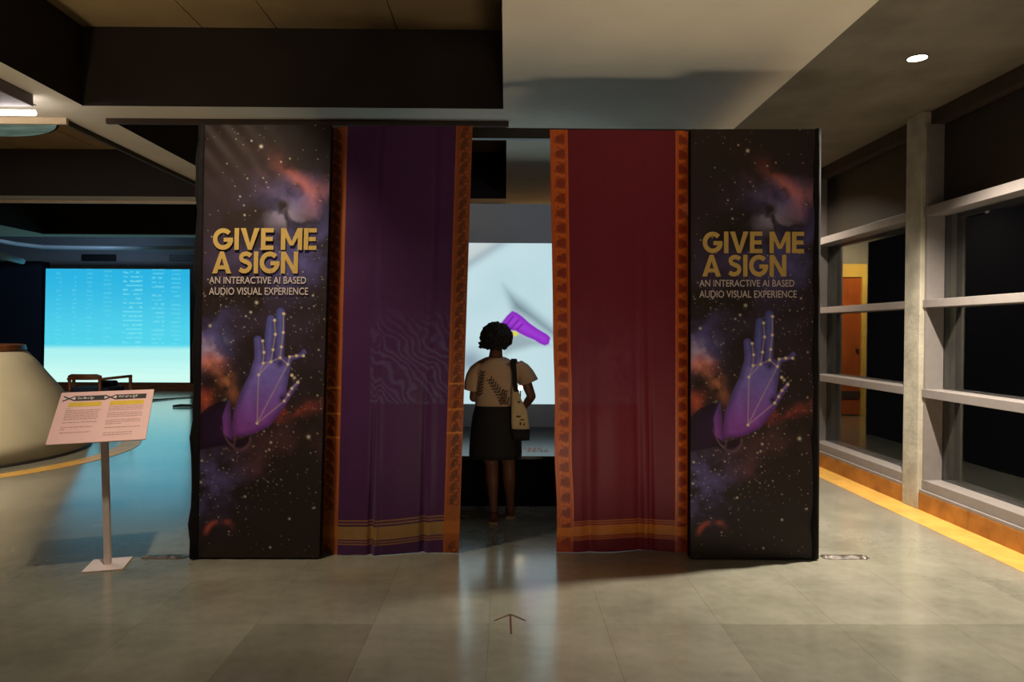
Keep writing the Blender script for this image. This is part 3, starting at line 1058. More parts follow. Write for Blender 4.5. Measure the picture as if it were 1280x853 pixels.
# ---- sari curtains
def sari_material(name, color, color2, leak, moire):
    m = bpy.data.materials.new(name)
    m.use_nodes = True
    nt = m.node_tree
    b = nt.nodes['Principled BSDF']
    out = nt.nodes['Material Output']
    g = nt.nodes.new('ShaderNodeNewGeometry')
    mp = nt.nodes.new('ShaderNodeMapping'); mp.inputs['Scale'].default_value = (220, 220, 30)
    nz = nt.nodes.new('ShaderNodeTexNoise'); nz.inputs['Scale'].default_value = 1.0; nz.inputs['Detail'].default_value = 3
    nt.links.new(g.outputs['Position'], mp.inputs[0]); nt.links.new(mp.outputs[0], nz.inputs['Vector'])
    rp = nt.nodes.new('ShaderNodeValToRGB')
    rp.color_ramp.elements[0].color, rp.color_ramp.elements[1].color = color, color2
    nt.links.new(nz.outputs[0], rp.inputs[0])
    nt.links.new(rp.outputs[0], b.inputs['Base Color'])
    b.inputs['Roughness'].default_value = 0.55
    b.inputs['Sheen Weight'].default_value = 0.15
    tr = nt.nodes.new('ShaderNodeBsdfTranslucent')
    nt.links.new(rp.outputs[0], tr.inputs['Color'])
    m1 = nt.nodes.new('ShaderNodeMixShader'); m1.inputs[0].default_value = 0.25
    nt.links.new(b.outputs[0], m1.inputs[1]); nt.links.new(tr.outputs[0], m1.inputs[2])
    tp = nt.nodes.new('ShaderNodeBsdfTransparent')
    tp.inputs['Color'].default_value = (0.9, 0.8, 1.0, 1)
    # open weave: the gaps let a little of what is behind show, in moire ripples
    wv = nt.nodes.new('ShaderNodeTexWave')
    wv.inputs['Scale'].default_value = 8.0; wv.inputs['Distortion'].default_value = 18.0; wv.inputs['Detail'].default_value = 2.0
    wv.inputs['Detail Scale'].default_value = 0.6
    wv.wave_type = 'BANDS'; wv.bands_direction = 'DIAGONAL'
    nt.links.new(g.outputs['Position'], wv.inputs['Vector'])
    mr = nt.nodes.new('ShaderNodeMapRange')
    mr.inputs[1].default_value, mr.inputs[2].default_value = 0.35, 1.0
    mr.inputs[3].default_value, mr.inputs[4].default_value = leak, leak + moire
    nt.links.new(wv.outputs[0], mr.inputs[0])
    # more shows through in a belt about waist height
    sp_ = nt.nodes.new('ShaderNodeSeparateXYZ')
    nt.links.new(g.outputs['Position'], sp_.inputs[0])
    zr = nt.nodes.new('ShaderNodeValToRGB')
    el = zr.color_ramp.elements
    el[0].position, el[0].color = 0.30, (0.08, 0.08, 0.08, 1)
    el[1].position, el[1].color = 0.36, (1, 1, 1, 1)
    e3 = el.new(0.47); e3.color = (0.9, 0.9, 0.9, 1)
    e4 = el.new(0.58); e4.color = (0.10, 0.10, 0.10, 1)
    dv = nt.nodes.new('ShaderNodeMath'); dv.operation = 'DIVIDE'; dv.inputs[1].default_value = 3.0
    nt.links.new(sp_.outputs[2], dv.inputs[0]); nt.links.new(dv.outputs[0], zr.inputs[0])
    ml = nt.nodes.new('ShaderNodeMath'); ml.operation = 'MULTIPLY'
    nt.links.new(mr.outputs[0], ml.inputs[0]); nt.links.new(zr.outputs[0], ml.inputs[1])
    m2 = nt.nodes.new('ShaderNodeMixShader')
    nt.links.new(ml.outputs[0], m2.inputs[0])
    nt.links.new(m1.outputs[0], m2.inputs[1]); nt.links.new(tp.outputs[0], m2.inputs[2])
    nt.links.new(m2.outputs[0], out.inputs[0])
    return m


M['purple_silk'] = sari_material('purple_silk_weave', rgb(70, 24, 74), rgb(88, 34, 92), 0.002, 0.020)
M['red_silk'] = sari_material('maroon_silk_weave', rgb(116, 14, 36), rgb(140, 22, 50), 0.003, 0.004)
M['zari'] = attr_material('woven_zari_border', rough=0.45, grain=0.3, spec=0.6)


def make_sari(cor_px, Ys, ub0, ub1, name_label, kind):
    Y = Ys[0]
    cor = [PY(*c, y_) for c, y_ in zip(cor_px, Ys)]
    base = (cor[2] + cor[3]) / 2
    t = thing('sari_curtain', (base.x, Y, 0), name_label, 'sari', 'silk saris hung at the booth entrance')
    c = [np.array(q) for q in cor]

    def sheet(u, v):
        u, v = np.asarray(u)[..., None], np.asarray(v)[..., None]
        P = (c[0] * (1 - u) + c[1] * u) * (1 - v) + (c[2] * (1 - u) + c[3] * u) * v
        u, v = u[..., 0], v[..., 0]
        w = sstep(0.25, 1.0, v)
        if kind == 'purple':
            fold = 0.012 * np.sin(u * 2 * PI * 1.6 + 0.4) * (0.4 + w)
            for (fu, amp, wd) in ((0.37, 0.030, 0.022), (0.405, -0.016, 0.02), (0.735, 0.026, 0.02), (0.78, -0.012, 0.03), (0.2, -0.01, 0.05)):
                cu = fu + 0.02 * np.sin(v * 5 + fu * 9) * (1 - w)
                fold += amp * np.exp(-((u - cu) / wd) ** 2) * (0.12 + 0.88 * w)
            fold += 0.05 * np.exp(-(u / 0.07) ** 2)
            hem = (0.006 * np.sin(u * 7 + 1.2) - 0.008) * w ** 6
            side = 0.0
        else:
            fold = 0.012 * np.sin(u * 2 * PI * 1.3 + 2.0) * (0.4 + w)
            for (fu, amp, wd) in ((0.26, 0.022, 0.05), (0.62, 0.020, 0.03), (0.70, 0.016, 0.02), (0.45, -0.012, 0.08)):
                cu = fu + 0.015 * np.sin(v * 4 + fu * 5)
                fold += amp * np.exp(-((u - cu) / wd) ** 2) * (0.10 + 0.9 * w)
            hem = (0.012 * np.exp(-((u - 0.47) / 0.2) ** 2) - 0.016) * w ** 6
            fold += 0.03 * np.exp(-((1 - u) / 0.05) ** 2) + 0.05 * w ** 8 * np.exp(-((u - 0.5) / 0.3) ** 2)
            side = 0.006 * np.sin(v * 23) * (u < 0.2) * w
        P[..., 1] += 1.0 * fold - 0.03 + 0.002 * np.sin(v * 40 + u * 9)
        P[..., 0] += side
        P[..., 2] += hem
        P[..., 2] = np.maximum(P[..., 2], 0.003)
        return P
    Wm = (cor[1] - cor[0]).length
    Hm = (cor[0] - cor[2]).length
    h0, h1 = (0.905, 0.965) if kind == 'purple' else (0.918, 0.965)
    r = np.random.default_rng(4 if kind == 'purple' else 5)
    nv = 520

    # field above, woven hem band, plain end below
    def gridof(ua, ub, va, vb, nu, n):
        uu = np.linspace(ua, ub, nu)[None, :].repeat(n, 0)
        vv = np.linspace(va, vb, n)[:, None].repeat(nu, 1)
        return uu, vv
    uu, vv = gridof(ub0, ub1, 0, h0, 110, 160)
    grid_mesh('field', sheet(uu, vv), None, M[kind + '_silk'], t)
    uu, vv = gridof(ub0, ub1, h0, h1, 110, 60)
    f = (vv - h0) / (h1 - h0)
    if kind == 'purple':
        img = np.zeros(uu.shape + (3,)) + np.array([s2l(a) for a in (70, 26, 72)])
        gold, line = (150, 112, 62), (176, 120, 60)
    else:
        img = np.zeros(uu.shape + (3,)) + np.array([s2l(a) for a in (140, 22, 30)])
        gold, line = (206, 118, 26), (214, 120, 30)
    img = mixc(img, gold, sstep(0.26, 0.28, f) * (1 - sstep(0.76, 0.78, f)))
    for l in (0.05, 0.17, 0.85, 0.95):
        img = mixc(img, line, np.exp(-((f - l) / 0.022) ** 2) * 0.85)
    img *= (0.85 + 0.3 * nz2(uu * 200, vv * 900, 3, 2))[..., None]
    o = grid_mesh('hem_band', sheet(uu, vv), img, M['zari'], t)
    o['label'] = 'woven gold band above the hem'
    uu, vv = gridof(ub0, ub1, h1, 1.0, 110, 16)
    grid_mesh('end_piece', sheet(uu, vv), None, M[kind + '_silk'], t)
    for si, (ua, ub) in enumerate(((0.0, ub0), (ub1, 1.0))):
        nu = 30
        uu, vv = gridof(ua, ub, 0, 1.0, nu, nv)
        a = (uu - ua) / (ub - ua)
        if si == 1: a = 1 - a                    # a = 0 at the outer selvedge
        ym = vv * Hm
        wb = (ub - ua) * Wm
        ax = a * wb
        if kind == 'purple':
            cell = 0.082
            img = np.zeros(uu.shape + (3,)) + np.array([s2l(q) for q in (166, 84, 32)])
            mot_x0, mot_x1 = 0.12, 0.72
            fy = (ym / cell) % 1.0
            fx = np.clip((a - mot_x0) / (mot_x1 - mot_x0), -0.3, 1.3)
            inb = ((fx > 0) & (fx < 1)).astype(float)
            leaf = nz2(fx * 3.2 + 7, fy * 3.4 + 3, 41, 3) + 0.3 * (nz2(fx * 3 + 2, ym / cell * 3, 48, 3) - 0.5)
            ringd = np.abs(np.hypot(fx - 0.55, (fy - 0.52) * 1.1) - 0.27)
            ring2 = np.abs(np.hypot(fx - 0.62, (fy - 0.55) * 1.1) - 0.09)
            dark = np.maximum(np.exp(-(ringd / 0.08) ** 2), np.exp(-(ring2 / 0.06) ** 2))
            dark = np.maximum(dark, sstep(0.50, 0.60, leaf) * 0.9)
            dark = np.maximum(dark, np.exp(-((fy - 0.02) / 0.06) ** 2) * 0.9)
            img = mixc(img, (72, 28, 18), np.clip(dark * inb, 0, 1) * 0.88)
            for l in (0.08, 0.76, 0.84):
                img = mixc(img, (110, 46, 22), np.exp(-((a - l) / 0.022) ** 2) * 0.8)
            for yv in (0.60, 0.66, 0.715):
                img = mixc(img, (224, 140, 52), np.exp(-((vv - yv) / 0.0018) ** 2) * 0.8)
            st = (vv > 0.885) & (vv < 0.965)
            img = np.where(st[..., None], img * 0.2 + np.array([s2l(q) for q in (158, 84, 32)]) * 0.8, img)
            bandm = sstep(h0 + 0.014, h0 + 0.016, vv) * (1 - sstep(h1 - 0.016, h1 - 0.014, vv))
            img = mixc(img, (176, 98, 30), bandm * 0.9)
        else:
            cell = 0.104
            img = np.zeros(uu.shape + (3,)) + np.array([s2l(q) for q in (214, 98, 24)])
            fy = (ym / cell) % 1.0
            fx = (a - 0.22) / 0.6
            inb = sstep(-0.02, 0.02, fx) * (1 - sstep(0.98, 1.02, fx))
            jit = nz2(fx * 2.2 + 5, ym / cell * 2.4, 47, 3) - 0.5
            leaf = nz2(fx * 2.6 + 2.3, fy * 3.0 + 0.0, 43, 3) + 0.35 * jit + 0.04
            env = np.exp(-(np.abs((fy - 0.58) / 0.42) ** 4)) * sstep(-0.05, 0.25, fx)
            bl = sstep(0.46, 0.56, leaf * 0.75 + 0.25 * np.exp(-(((fx - 0.6) / 0.4) ** 2 + ((fy - 0.55) / 0.3) ** 2))) * env
            bl = np.maximum(bl, np.exp(-(np.abs((fy - 0.80 + 0.10 * np.sin(fx * 6)) / 0.10) ** 3)) * 0.8)
            img = mixc(img, (132, 30, 16), np.clip(bl * inb, 0, 1) * 0.9)
            img = mixc(img, (232, 140, 40), np.exp(-((fy - 0.02) / 0.03) ** 2) * 0.35 * inb)
            for l in (0.04, 0.16, 0.86):
                img = mixc(img, (150, 44, 18), np.exp(-((a - l) / 0.02) ** 2) * 0.7)
            bandm = sstep(h0 + 0.014, h0 + 0.016, vv) * (1 - sstep(h1 - 0.012, h1 - 0.010, vv))
            img = mixc(img, (226, 124, 24), bandm * 0.9)
            img = mixc(img, (170, 50, 26), sstep(h1, h1 + 0.004, vv) * 0.7)
        img *= (0.75 + 0.5 * nz2(uu * 300, vv * 1500, 9, 2))[..., None]
        o = grid_mesh('woven_border', sheet(uu, vv), np.clip(img, 0, 1), M['zari'], t)
    return t


make_sari([(411, 159), (591, 159), (398, 701), (574, 691)], (4.70, 4.79, 4.70, 4.775), 0.135, 0.885, 'purple silk sari with orange-brown patterned borders hung left of the entrance', 'purple')
make_sari([(687, 163.5), (863.5, 165), (696, 692), (862, 690)], (4.80, 4.78, 4.765, 4.77), 0.125, 0.885, 'maroon red silk sari with orange patterned borders hung right of the entrance', 'red')

# ---- glowing screen on the booth's inner wall
sx0, sx1 = PY(463, 400, BWY - 0.02).x, PY(800, 400, BWY - 0.02).x
sz1, sz0 = PY(640, 304, BWY - 0.02).z, PY(640, 505.5, BWY - 0.02).z
scr = thing('projection_screen', ((sx0 + sx1) / 2, BWY - 0.02, sz0), 'glowing white screen showing a purple fist on the booth inner wall', 'screen')
nu, nv = 330, 200
px = np.linspace(463, 800, nu)[None, :].repeat(nv, 0)
py = np.linspace(304, 505.5, nv)[:, None].repeat(nu, 1)
img = np.zeros((nv, nu, 3)) + np.array([s2l(a) for a in (198, 226, 232)])
tone = nz2(px / 90, py / 90, 61, 3)
img = mixc(img, (176, 210, 220), sstep(0.45, 0.8, tone) * 0.5)
# grey arcs of the backdrop artwork
lx = 588 + (330 - py) * 1.55
img = mixc(img, (150, 165, 176), np.clip(np.exp(-(((px - (lx - 4)) / 12) ** 2)), 0, 1) * (py < 340) * 0.7)
img = mixc(img, (205, 205, 200), np.clip(np.exp(-(((px - (lx - 24)) / 16) ** 2)), 0, 1) * (py < 330) * 0.6)
wedge = poly_sd(px, py, [(628, 356), (660, 380), (690, 405), (720, 430), (720, 470), (690, 424), (662, 404), (638, 390)])
img = mixc(img, (72, 92, 104), (1 - sstep(-16, 6, wedge)) * 0.85)
wedge2 = poly_sd(px, py, [(645, 412), (690, 432), (666, 434), (640, 441), (630, 446), (626, 430)])
img = mixc(img, (130, 146, 156), (1 - sstep(-8, 5, wedge2)) * 0.7)
lowl = np.exp(-(((px - 588) / 18) ** 2 + ((py - 452) / 16) ** 2))
img = mixc(img, (110, 130, 150), np.clip(lowl, 0, 1) * 0.7)
fist = poly_sd(px, py, [(626, 404), (633, 395), (640, 388.5), (646, 391), (653, 396), (662, 404), (672, 411), (684, 418), (688, 422), (686, 430), (681, 432), (674, 429), (668, 425),
                        (658, 421), (650, 417), (645, 414), (638, 413), (632, 408)])
fc = 1 - sstep(-0.8, 0.8, fist)
hl = sstep(0, 8, -fist)
img = mixc(img, (140, 44, 190), fc)
img = mixc(img, (166, 66, 216), fc * hl * 0.8)
for (a, b, c_, d_) in ((633, 406, 641, 396), (638, 411, 648, 400), (645, 413, 653, 405)):
    img = mixc(img, (96, 24, 140), np.exp(-(seg_d(px, py, a, b, c_, d_) / 1.1) ** 2) * fc * 0.8)
yb = poly_sd(px, py, [(640, 415), (644, 413), (648, 417), (646, 420), (641, 420)])
img = mixc(img, (224, 214, 90), 1 - sstep(-0.8, 0.8, yb))
P = np.zeros((nv, nu, 3))
P[..., 0] = np.linspace(sx0, sx1, nu)[None, :]
P[..., 1] = BWY - 0.012
P[..., 2] = np.linspace(sz1, sz0, nv)[:, None]
M['screen_art'] = attr_material('screen_image_glow', emit=0.95)
grid_mesh('lit_face', P, np.clip(img, 0, 1), M['screen_art'], scr, False)
box('screen_body', sx0, sx1, BWY - 0.010, BWY - 0.0005, sz0, sz1, M['black_paint'], scr)

# ---- black plinth in front of the screen
pl_y0 = PZ(640, 634).y
pl_z = PY(640, 570.5, pl_y0).z
plinth = thing('plinth', (0, (pl_y0 + BWY) / 2, 0), 'low glossy black plinth under the booth screen', 'plinth')
box('plinth_body', -1.9, 1.9, pl_y0 + 0.02, BWY - 0.03, 0, pl_z - 0.03, M['black_cloth'], plinth)
box('plinth_top', -1.92, 1.92, pl_y0, BWY - 0.02, pl_z - 0.03, pl_z, M['gloss_black'], plinth, bevel=0.003)
bm = bmesh.new()
r3 = random.Random(5)
a, b = PZ(655, 566, pl_z), PZ(681, 559.5, pl_z)
for row in range(2):
    x = a.x + row * 0.03
    while x < (b.x if row else b.x - 0.06):
        w = r3.uniform(0.012, 0.04)
        yy0 = a.y + (b.y - a.y) * (0.15 + 0.45 * (1 - row))
        add_box(bm, x, x + w, yy0, yy0 + 0.10, pl_z, pl_z + 0.0015)
        x += w + 0.012
M['orange_ink'] = material('orange_label_ink', rgb(190, 90, 50), 0.5, var=0.1, scale=30)
o = obj('printed_note', bm, M['orange_ink'], plinth); o['label'] = 'small orange print on the plinth top'
# tiny warm lamp on the plinth, seen past the visitor's arm
lp = PY(650.6, 485.0, 7.4)
lamp = thing('small_lamp', (lp.x, 7.4, pl_z), 'tiny glowing warm lamp standing on the black plinth', 'lamp')
bm = bmesh.new(); add_tube(bm, [(lp.x, 7.4, pl_z), (lp.x, 7.4, pl_z + 0.012)], 0.05, 16); add_tube(bm, [(lp.x, 7.4, pl_z + 0.012), (lp.x, 7.4, lp.z - 0.02)], 0.006, 8)
obj('lamp_stand', bm, M['black_paint'], lamp)
bm = bmesh.new(); add_ball(bm, (lp.x, 7.4, lp.z), 0.026)
obj('bulb', bm, M['bulb'], lamp, True)

# ================================================================== FAR SCREEN
q0, q1 = PY(57.5, 336, 17.22), PY(238, 336, 17.22)
fz0 = 0.22
cy = thing('projected_wall_screen', ((q0.x + q1.x) / 2 + 1, 17.22, fz0), 'large glowing cyan projection screen at the far end of the hall', 'screen')
nu, nv = 220, 170
fx1 = -6.9
u = np.linspace(0, 1, nu)[None, :].repeat(nv, 0)
v = np.linspace(0, 1, nv)[:, None].repeat(nu, 1)
img = np.zeros((nv, nu, 3))
ca, cb, cc, cd = [np.array([s2l(a) for a in c]) for c in ((40, 168, 212), (78, 200, 222), (164, 228, 226), (196, 238, 228))]
w = sstep(0, 0.68, v)[..., None]
img = ca * (1 - w) + cb * w
w = sstep(0.66, 0.72, v)[..., None]
img = img * (1 - w) + cc * w
w = sstep(0.72, 1.0, v)[..., None]
img = img * (1 - w) + cd * w
pxs = 57 + u * 181.0 * ((fx1 - q0.x) / (q1.x - q0.x))
for (x0, x1, s) in ((70, 78, .25), (90, 96, .35), (108, 116, .3), (130, 140, .3), (154, 178, .8), (190, 206, .6), (214, 226, .4)):
    rowm = (np.sin(v * 2 * PI * 26 + x0) > 0.35) * (v < 0.7) * (pxs > x0) * (pxs < x1)
    rowm = rowm * (nz2(pxs / 4, v * 50, int(x0), 2) > 0.42)
    img = mixc(img, (128, 222, 232), rowm * s * 0.6)
lines = 0.97 + 0.05 * nz2(u * 5, v * 90, 14, 2)
img *= lines[..., None]
P = np.zeros((nv, nu, 3))
lean = np.linspace(0, 1, nv)[:, None]
P[..., 0] = q0.x + (fx1 - q0.x) * u - 0.07 * lean * (1 - u)
P[..., 1] = 17.215
P[..., 2] = q0.z + (fz0 - q0.z) * v
M['cyan_art'] = attr_material('cyan_projection_glow', emit=1.15)
grid_mesh('lit_face', P, np.clip(img, 0, 1), M['cyan_art'], cy, False)
box('screen_body', q0.x - 0.07, fx1, 17.225, 17.25, fz0, q0.z, M['black_paint'], cy)
bm = bmesh.new()
box('screen_edge', q1.x + 0.01, q1.x + 0.25, 17.16, 17.21, 0.20, q0.z, M['black_paint'], cy)
obj_dummy = None
bm.free()

# vents high on the far wall
for n, (x0, x1) in enumerate(((103, 145.5), (212.5, 250))):
    a, b = PY(x0, 318, 17.6), PY(x1, 326.5, 17.6)
    t = thing('wall_vent', ((a.x + b.x) / 2, 17.58, b.z), ('dark slotted vent high on the far wall above the middle of the cyan screen',
              'dark slotted vent high on the far wall above the right end of the cyan screen')[n], 'vent')
    box('vent_back', a.x, b.x, 17.57, 17.598, b.z, a.z, M['vent'], t)
    for k in range(4):
        z = b.z + (a.z - b.z) * (k + 0.5) / 4
        box('slat', a.x, b.x, 17.545, 17.57, z - 0.012, z + 0.012, M['vent'], t)
# long pale duct under the far beam, turning at the left
pd = [PY(x, y, Y) for x, y, Y in ((255, 311, 16.4), (100, 310, 16.4), (55, 309, 16.35), (20, 305, 16.0), (-30, 296, 15.0))]
bm = bmesh.new(); add_tube(bm, pd, 0.05, 12)
tag(obj('ceiling_duct', bm, M['duct'], None, True), 'thin pale pipe running under the far ceiling above the cyan screen', 'pipe')
pd = [PY(x, y, Y) for x, y, Y in ((28, 327, 14.8), (14, 323, 14.4), (-12, 317, 13.8))]
bm = bmesh.new(); add_tube(bm, pd, [0.06, 0.07, 0.075], 16)
tag(obj('wall_duct', bm, M['duct'], None, True), 'short bluish duct end at the far left above the navy wall', 'duct')

# cables on the far floor
for n, pts in enumerate((((188, 501), (205, 499.5), (222, 498), (246, 496.5)), ((216, 508.6), (226, 508.4), (236, 508.4), (250, 508.4)))):
    bm = bmesh.new()
    pp = [PZ(x, y, 0.012) for x, y in pts]
    rad = [0.02, 0.016, 0.012, 0.012] if n == 0 else [0.02, 0.03, 0.028, 0.012]
    for q_, r_ in zip(pp, rad): q_.z = r_ + 0.002
    add_tube(bm, pp, rad, 8)
    tag(obj('floor_cable', bm, M['cable'], None, True), ('long thin dark cable on the floor close below the wooden step', 'short thick dark cable end on the floor beside the booth')[n], 'cable')

# ================================================================== CONE
cone = thing('plaster_cone', (CX, CY, 0), 'big beige plaster cone with a brown wooden rim, ringed by yellow stone', 'cone')
bm = bmesh.new()
prof = [(0.0, 1.70), (0.2, 1.64), (0.4, 1.56), (0.6, 1.46), (0.76, 1.36), (0.92, 1.24), (1.08, 1.13), (1.245, 0.99)]
N = 96
rings = [[Vector((CX + math.cos(2 * PI * k / N) * r, CY + math.sin(2 * PI * k / N) * r, z + 0.03)) for k in range(N)] for z, r in prof]
add_loft(bm, rings)
obj('cone_body', bm, M['cone_plaster'], cone, False)
for p_ in cone.children[0].data.polygons: p_.use_smooth = len(p_.vertices) == 4
bm = bmesh.new()
rings = [[Vector((CX + math.cos(2 * PI * k / N) * r, CY + math.sin(2 * PI * k / N) * r, z)) for k in range(N)] for z, r in ((0.0, 1.72), (0.012, 1.72), (0.03, 1.70))]
add_loft(bm, rings)
obj('base_joint', bm, M['ink'], cone)
bm = bmesh.new()
rings = [[Vector((CX + math.cos(2 * PI * k / N) * r, CY + math.sin(2 * PI * k / N) * r, z)) for k in range(N)] for z, r in ((1.275, 0.985), (1.28, 1.0), (1.345, 0.985), (1.352, 0.95))]
add_loft(bm, rings)
obj('rim', bm, M['wood'], cone)

# ================================================================== CEILING FITTINGS
fx = thing('linear_light', (-5.3, 5.6, CEIL), 'long grey ceiling light with a white glowing tube at upper left', 'light')
e1 = PY(41.5, 134, 5.70)
e2 = PZ(41, 131, 3.40)
hz = 3.385
xr = PY(42, 136, 5.70).x
box('housing', -7.6, xr, 4.95, 5.70, hz, CEIL - 0.001, M['fixture'], fx, bevel=0.006)
bm = bmesh.new()
za = PY(20, 140.7, 5.74).z
add_tube(bm, [(-7.6, 5.745, za), (PY(43.5, 140.7, 5.745).x, 5.745, za)], 0.023, 14)
obj('tube', bm, M['led'], fx, True)
area('linear_light_lamp', (-5.3, 5.76, 3.33), (-5.0, 7.6, 0.0), 45, 2.4, 0.08, (1.0, 0.92, 0.84))

disc = thing('ceiling_disc', (-6.6, 8.05, COFF), 'round teal marbled glass disc set in the ceiling coffer at far left', 'ceiling light')  # glass disc, brightened by the faint glow added to its material
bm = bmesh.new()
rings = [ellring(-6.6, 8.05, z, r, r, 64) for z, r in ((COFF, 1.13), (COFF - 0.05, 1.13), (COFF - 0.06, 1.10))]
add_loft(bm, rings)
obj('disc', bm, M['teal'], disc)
bm = bmesh.new()
ra = ellring(-6.6, 8.05, COFF, 1.16, 1.16, 64); rb = ellring(-6.6, 8.05, COFF - 0.045, 1.16, 1.16, 64); rc = ellring(-6.6, 8.05, COFF - 0.045, 1.13, 1.13, 64); rd = ellring(-6.6, 8.05, COFF, 1.13, 1.13, 64)
add_loft(bm, [ra, rb, rc, rd], False)
obj('rim', bm, M['coffer_side'], disc)

dl = thing('downlight', (2.88, 4.79, CEIL), 'small round glowing downlight in the concrete ceiling above the glazed aisle', 'downlight')
bm = bmesh.new(); add_loft(bm, [ellring(2.88, 4.79, CEIL - 0.0005, 0.062, 0.062, 32), ellring(2.88, 4.79, CEIL - 0.004, 0.062, 0.062, 32)])
obj('lens', bm, M['downlight'], dl)
bm = bmesh.new()
add_loft(bm, [ellring(2.88, 4.79, CEIL, 0.072, 0.072, 32), ellring(2.88, 4.79, CEIL - 0.006, 0.072, 0.072, 32), ellring(2.88, 4.79, CEIL - 0.006, 0.063, 0.063, 32), ellring(2.88, 4.79, CEIL, 0.063, 0.063, 32)], False)
obj('ring', bm, M['concrete'], dl)

# ================================================================== SIGN STAND
ang = math.radians(15)
bx, by = PZ(135, 707).x, PZ(135, 707).y
stand = thing('sign_stand', (bx, by, 0), 'white pole stand holding a slanted pink-white text board', 'sign stand')
R = Matrix.Translation((bx, by, 0)) @ Matrix.Rotation(ang, 4, 'Z')
box('base_plate', -0.118, 0.118, -0.125, 0.125, 0, 0.010, M['white_metal'], stand, bevel=0.003, mtx=R)
ptop = PY(130.5, 552, by + 0.02)
bm = bmesh.new()
h = 0.019
lo = [R @ Vector((sx * h, sy * h, 0.009)) for sx, sy in ((-1, -1), (1, -1), (1, 1), (-1, 1))]
shift = Vector((ptop.x - bx, 0.02, ptop.z + 0.07))
hi = [p_ + shift for p_ in lo]
add_hex(bm, lo, hi)
obj('pole', bm, M['white_metal'], stand)
# board: four picture corners brought to the slanted plane
BL, BR = PY(57, 556, by - 0.21), PY(181.5, 549.5, by - 0.04)
TL, TR = PY(77, 491.5, by + 0.13), PY(193, 486.5, by + 0.29)
# make it an exact parallelogram
ctr = (BL + BR + TL + TR) / 4
eu = ((BR - BL) + (TR - TL)) / 2
ev = ((TL - BL) + (TR - BR)) / 2
nrm = eu.cross(ev).normalized()
if nrm.y > 0: nrm = -nrm


def BP(a, b, h=0.0):
    return ctr + eu * (a - 0.5) + ev * (0.5 - b) + nrm * h


bm = bmesh.new()
add_hex(bm, [BP(0, 0), BP(1, 0), BP(1, 1), BP(0, 1)], [BP(0, 0, -0.008), BP(1, 0, -0.008), BP(1, 1, -0.008), BP(0, 1, -0.008)])
board = obj('board', bm, M['board_face'], stand)
bm = bmesh.new()
add_hex(bm, [BP(.42, .40, -.0085), BP(.58, .40, -.0085), BP(.58, .70, -.0085), BP(.42, .70, -.0085)], [BP(.44, .45, -.03), BP(.56, .45, -.03), BP(.56, .65, -.03), BP(.44, .65, -.03)])
obj('bracket', bm, M['white_metal'], stand)


def quad(bm, pts, h=0.0008):
    vs = [bm.verts.new(BP(a, b, h)) for a, b in pts]
    bm.faces.new(vs)


bm = bmesh.new()
for (xa, xb) in ((0.11, 0.50), (0.545, 0.955)):
    quad(bm, [(xa + 0.055, 0.085), (xb - 0.03, 0.085), (xb - 0.03, 0.185), (xa + 0.055, 0.185)])
    for (p1, p2) in (((xa - 0.075, .085), (xa + .055, .18)), ((xa - 0.075, .18), (xa + .055, .085))):
        (x1, y1), (x2, y2) = p1, p2
        quad(bm, [(x1, y1 - .012), (x1, y1 + .012), (x2, y2 + .012), (x2, y2 - .012)], 0.0011)
o = obj('printed_header', bm, M['ink'], board); o['label'] = 'black header bars with crossed black marks'
bm = bmesh.new()
for (xa, xb) in ((0.11, 0.50), (0.545, 0.955)):
    quad(bm, [(xa + .0, .215), (xb - .045, .215), (xb - .045, .30), (xa + .0, .30)])
o = obj('printed_yellow_bar', bm, M['yellow_ink'], board); o['label'] = 'yellow bars under the headers'
for xa in (0.11, 0.545):
    for tri in ([(xa - .07, .105), (xa - .07, .16), (xa - .03, .1325)], [(xa + .05, .105), (xa + .05, .16), (xa + .01, .1325)]):
        bm = bmesh.new()
        quad(bm, tri, 0.0013)
        obj('printed_triangle', bm, M['white_ink'], board)
bm = letters([('Give Me a Sign', 0.008, 0.185, 0.36, 0.105, 0.168)], lambda x, y: BP(x, y, 0.0014))
bm2 = letters([('ಗಿವ್ ಮಿ ಎ ಸೈನ್', 0.012, 0.62, 0.83, 0.10, 0.172)], lambda x, y: BP(x, y, 0.0014))
o = obj('header_lettering', bm, M['white_ink'], board); o['label'] = 'white lettering Give Me a Sign'
o = obj('header_lettering', bm2, M['white_ink'], board); o['label'] = 'white lettering in an Indian script'
bm = bmesh.new()
r4 = random.Random(3)
for (xa, xb, rows) in ((0.10, 0.455, [(.335, .04), (.375, .36), (.41, .34), (.445, .35), (.48, .34), (.515, .35), (.55, .34), (.61, .35), (.70, .33), (.74, .05), (.80, .31)]),
                      (0.545, 0.915, [(.33, .37), (.365, .37), (.40, .37), (.46, .37), (.495, .37), (.53, .37), (.60, .37), (.635, .37), (.67, .17), (.74, .37), (.84, .30), (.88, .30)])):
    for (b_, ln) in rows:
        x = xa
        while x < xa + ln - 0.012:
            w = min(r4.uniform(0.012, 0.045), xa + ln - x)
            quad(bm, [(x, b_ - .007), (x + w, b_ - .007), (x + w, b_ + .007), (x, b_ + .007)])
            x += w + 0.006
o = obj('printed_text_lines', bm, M['grey_ink'], board); o['kind'] = 'stuff'

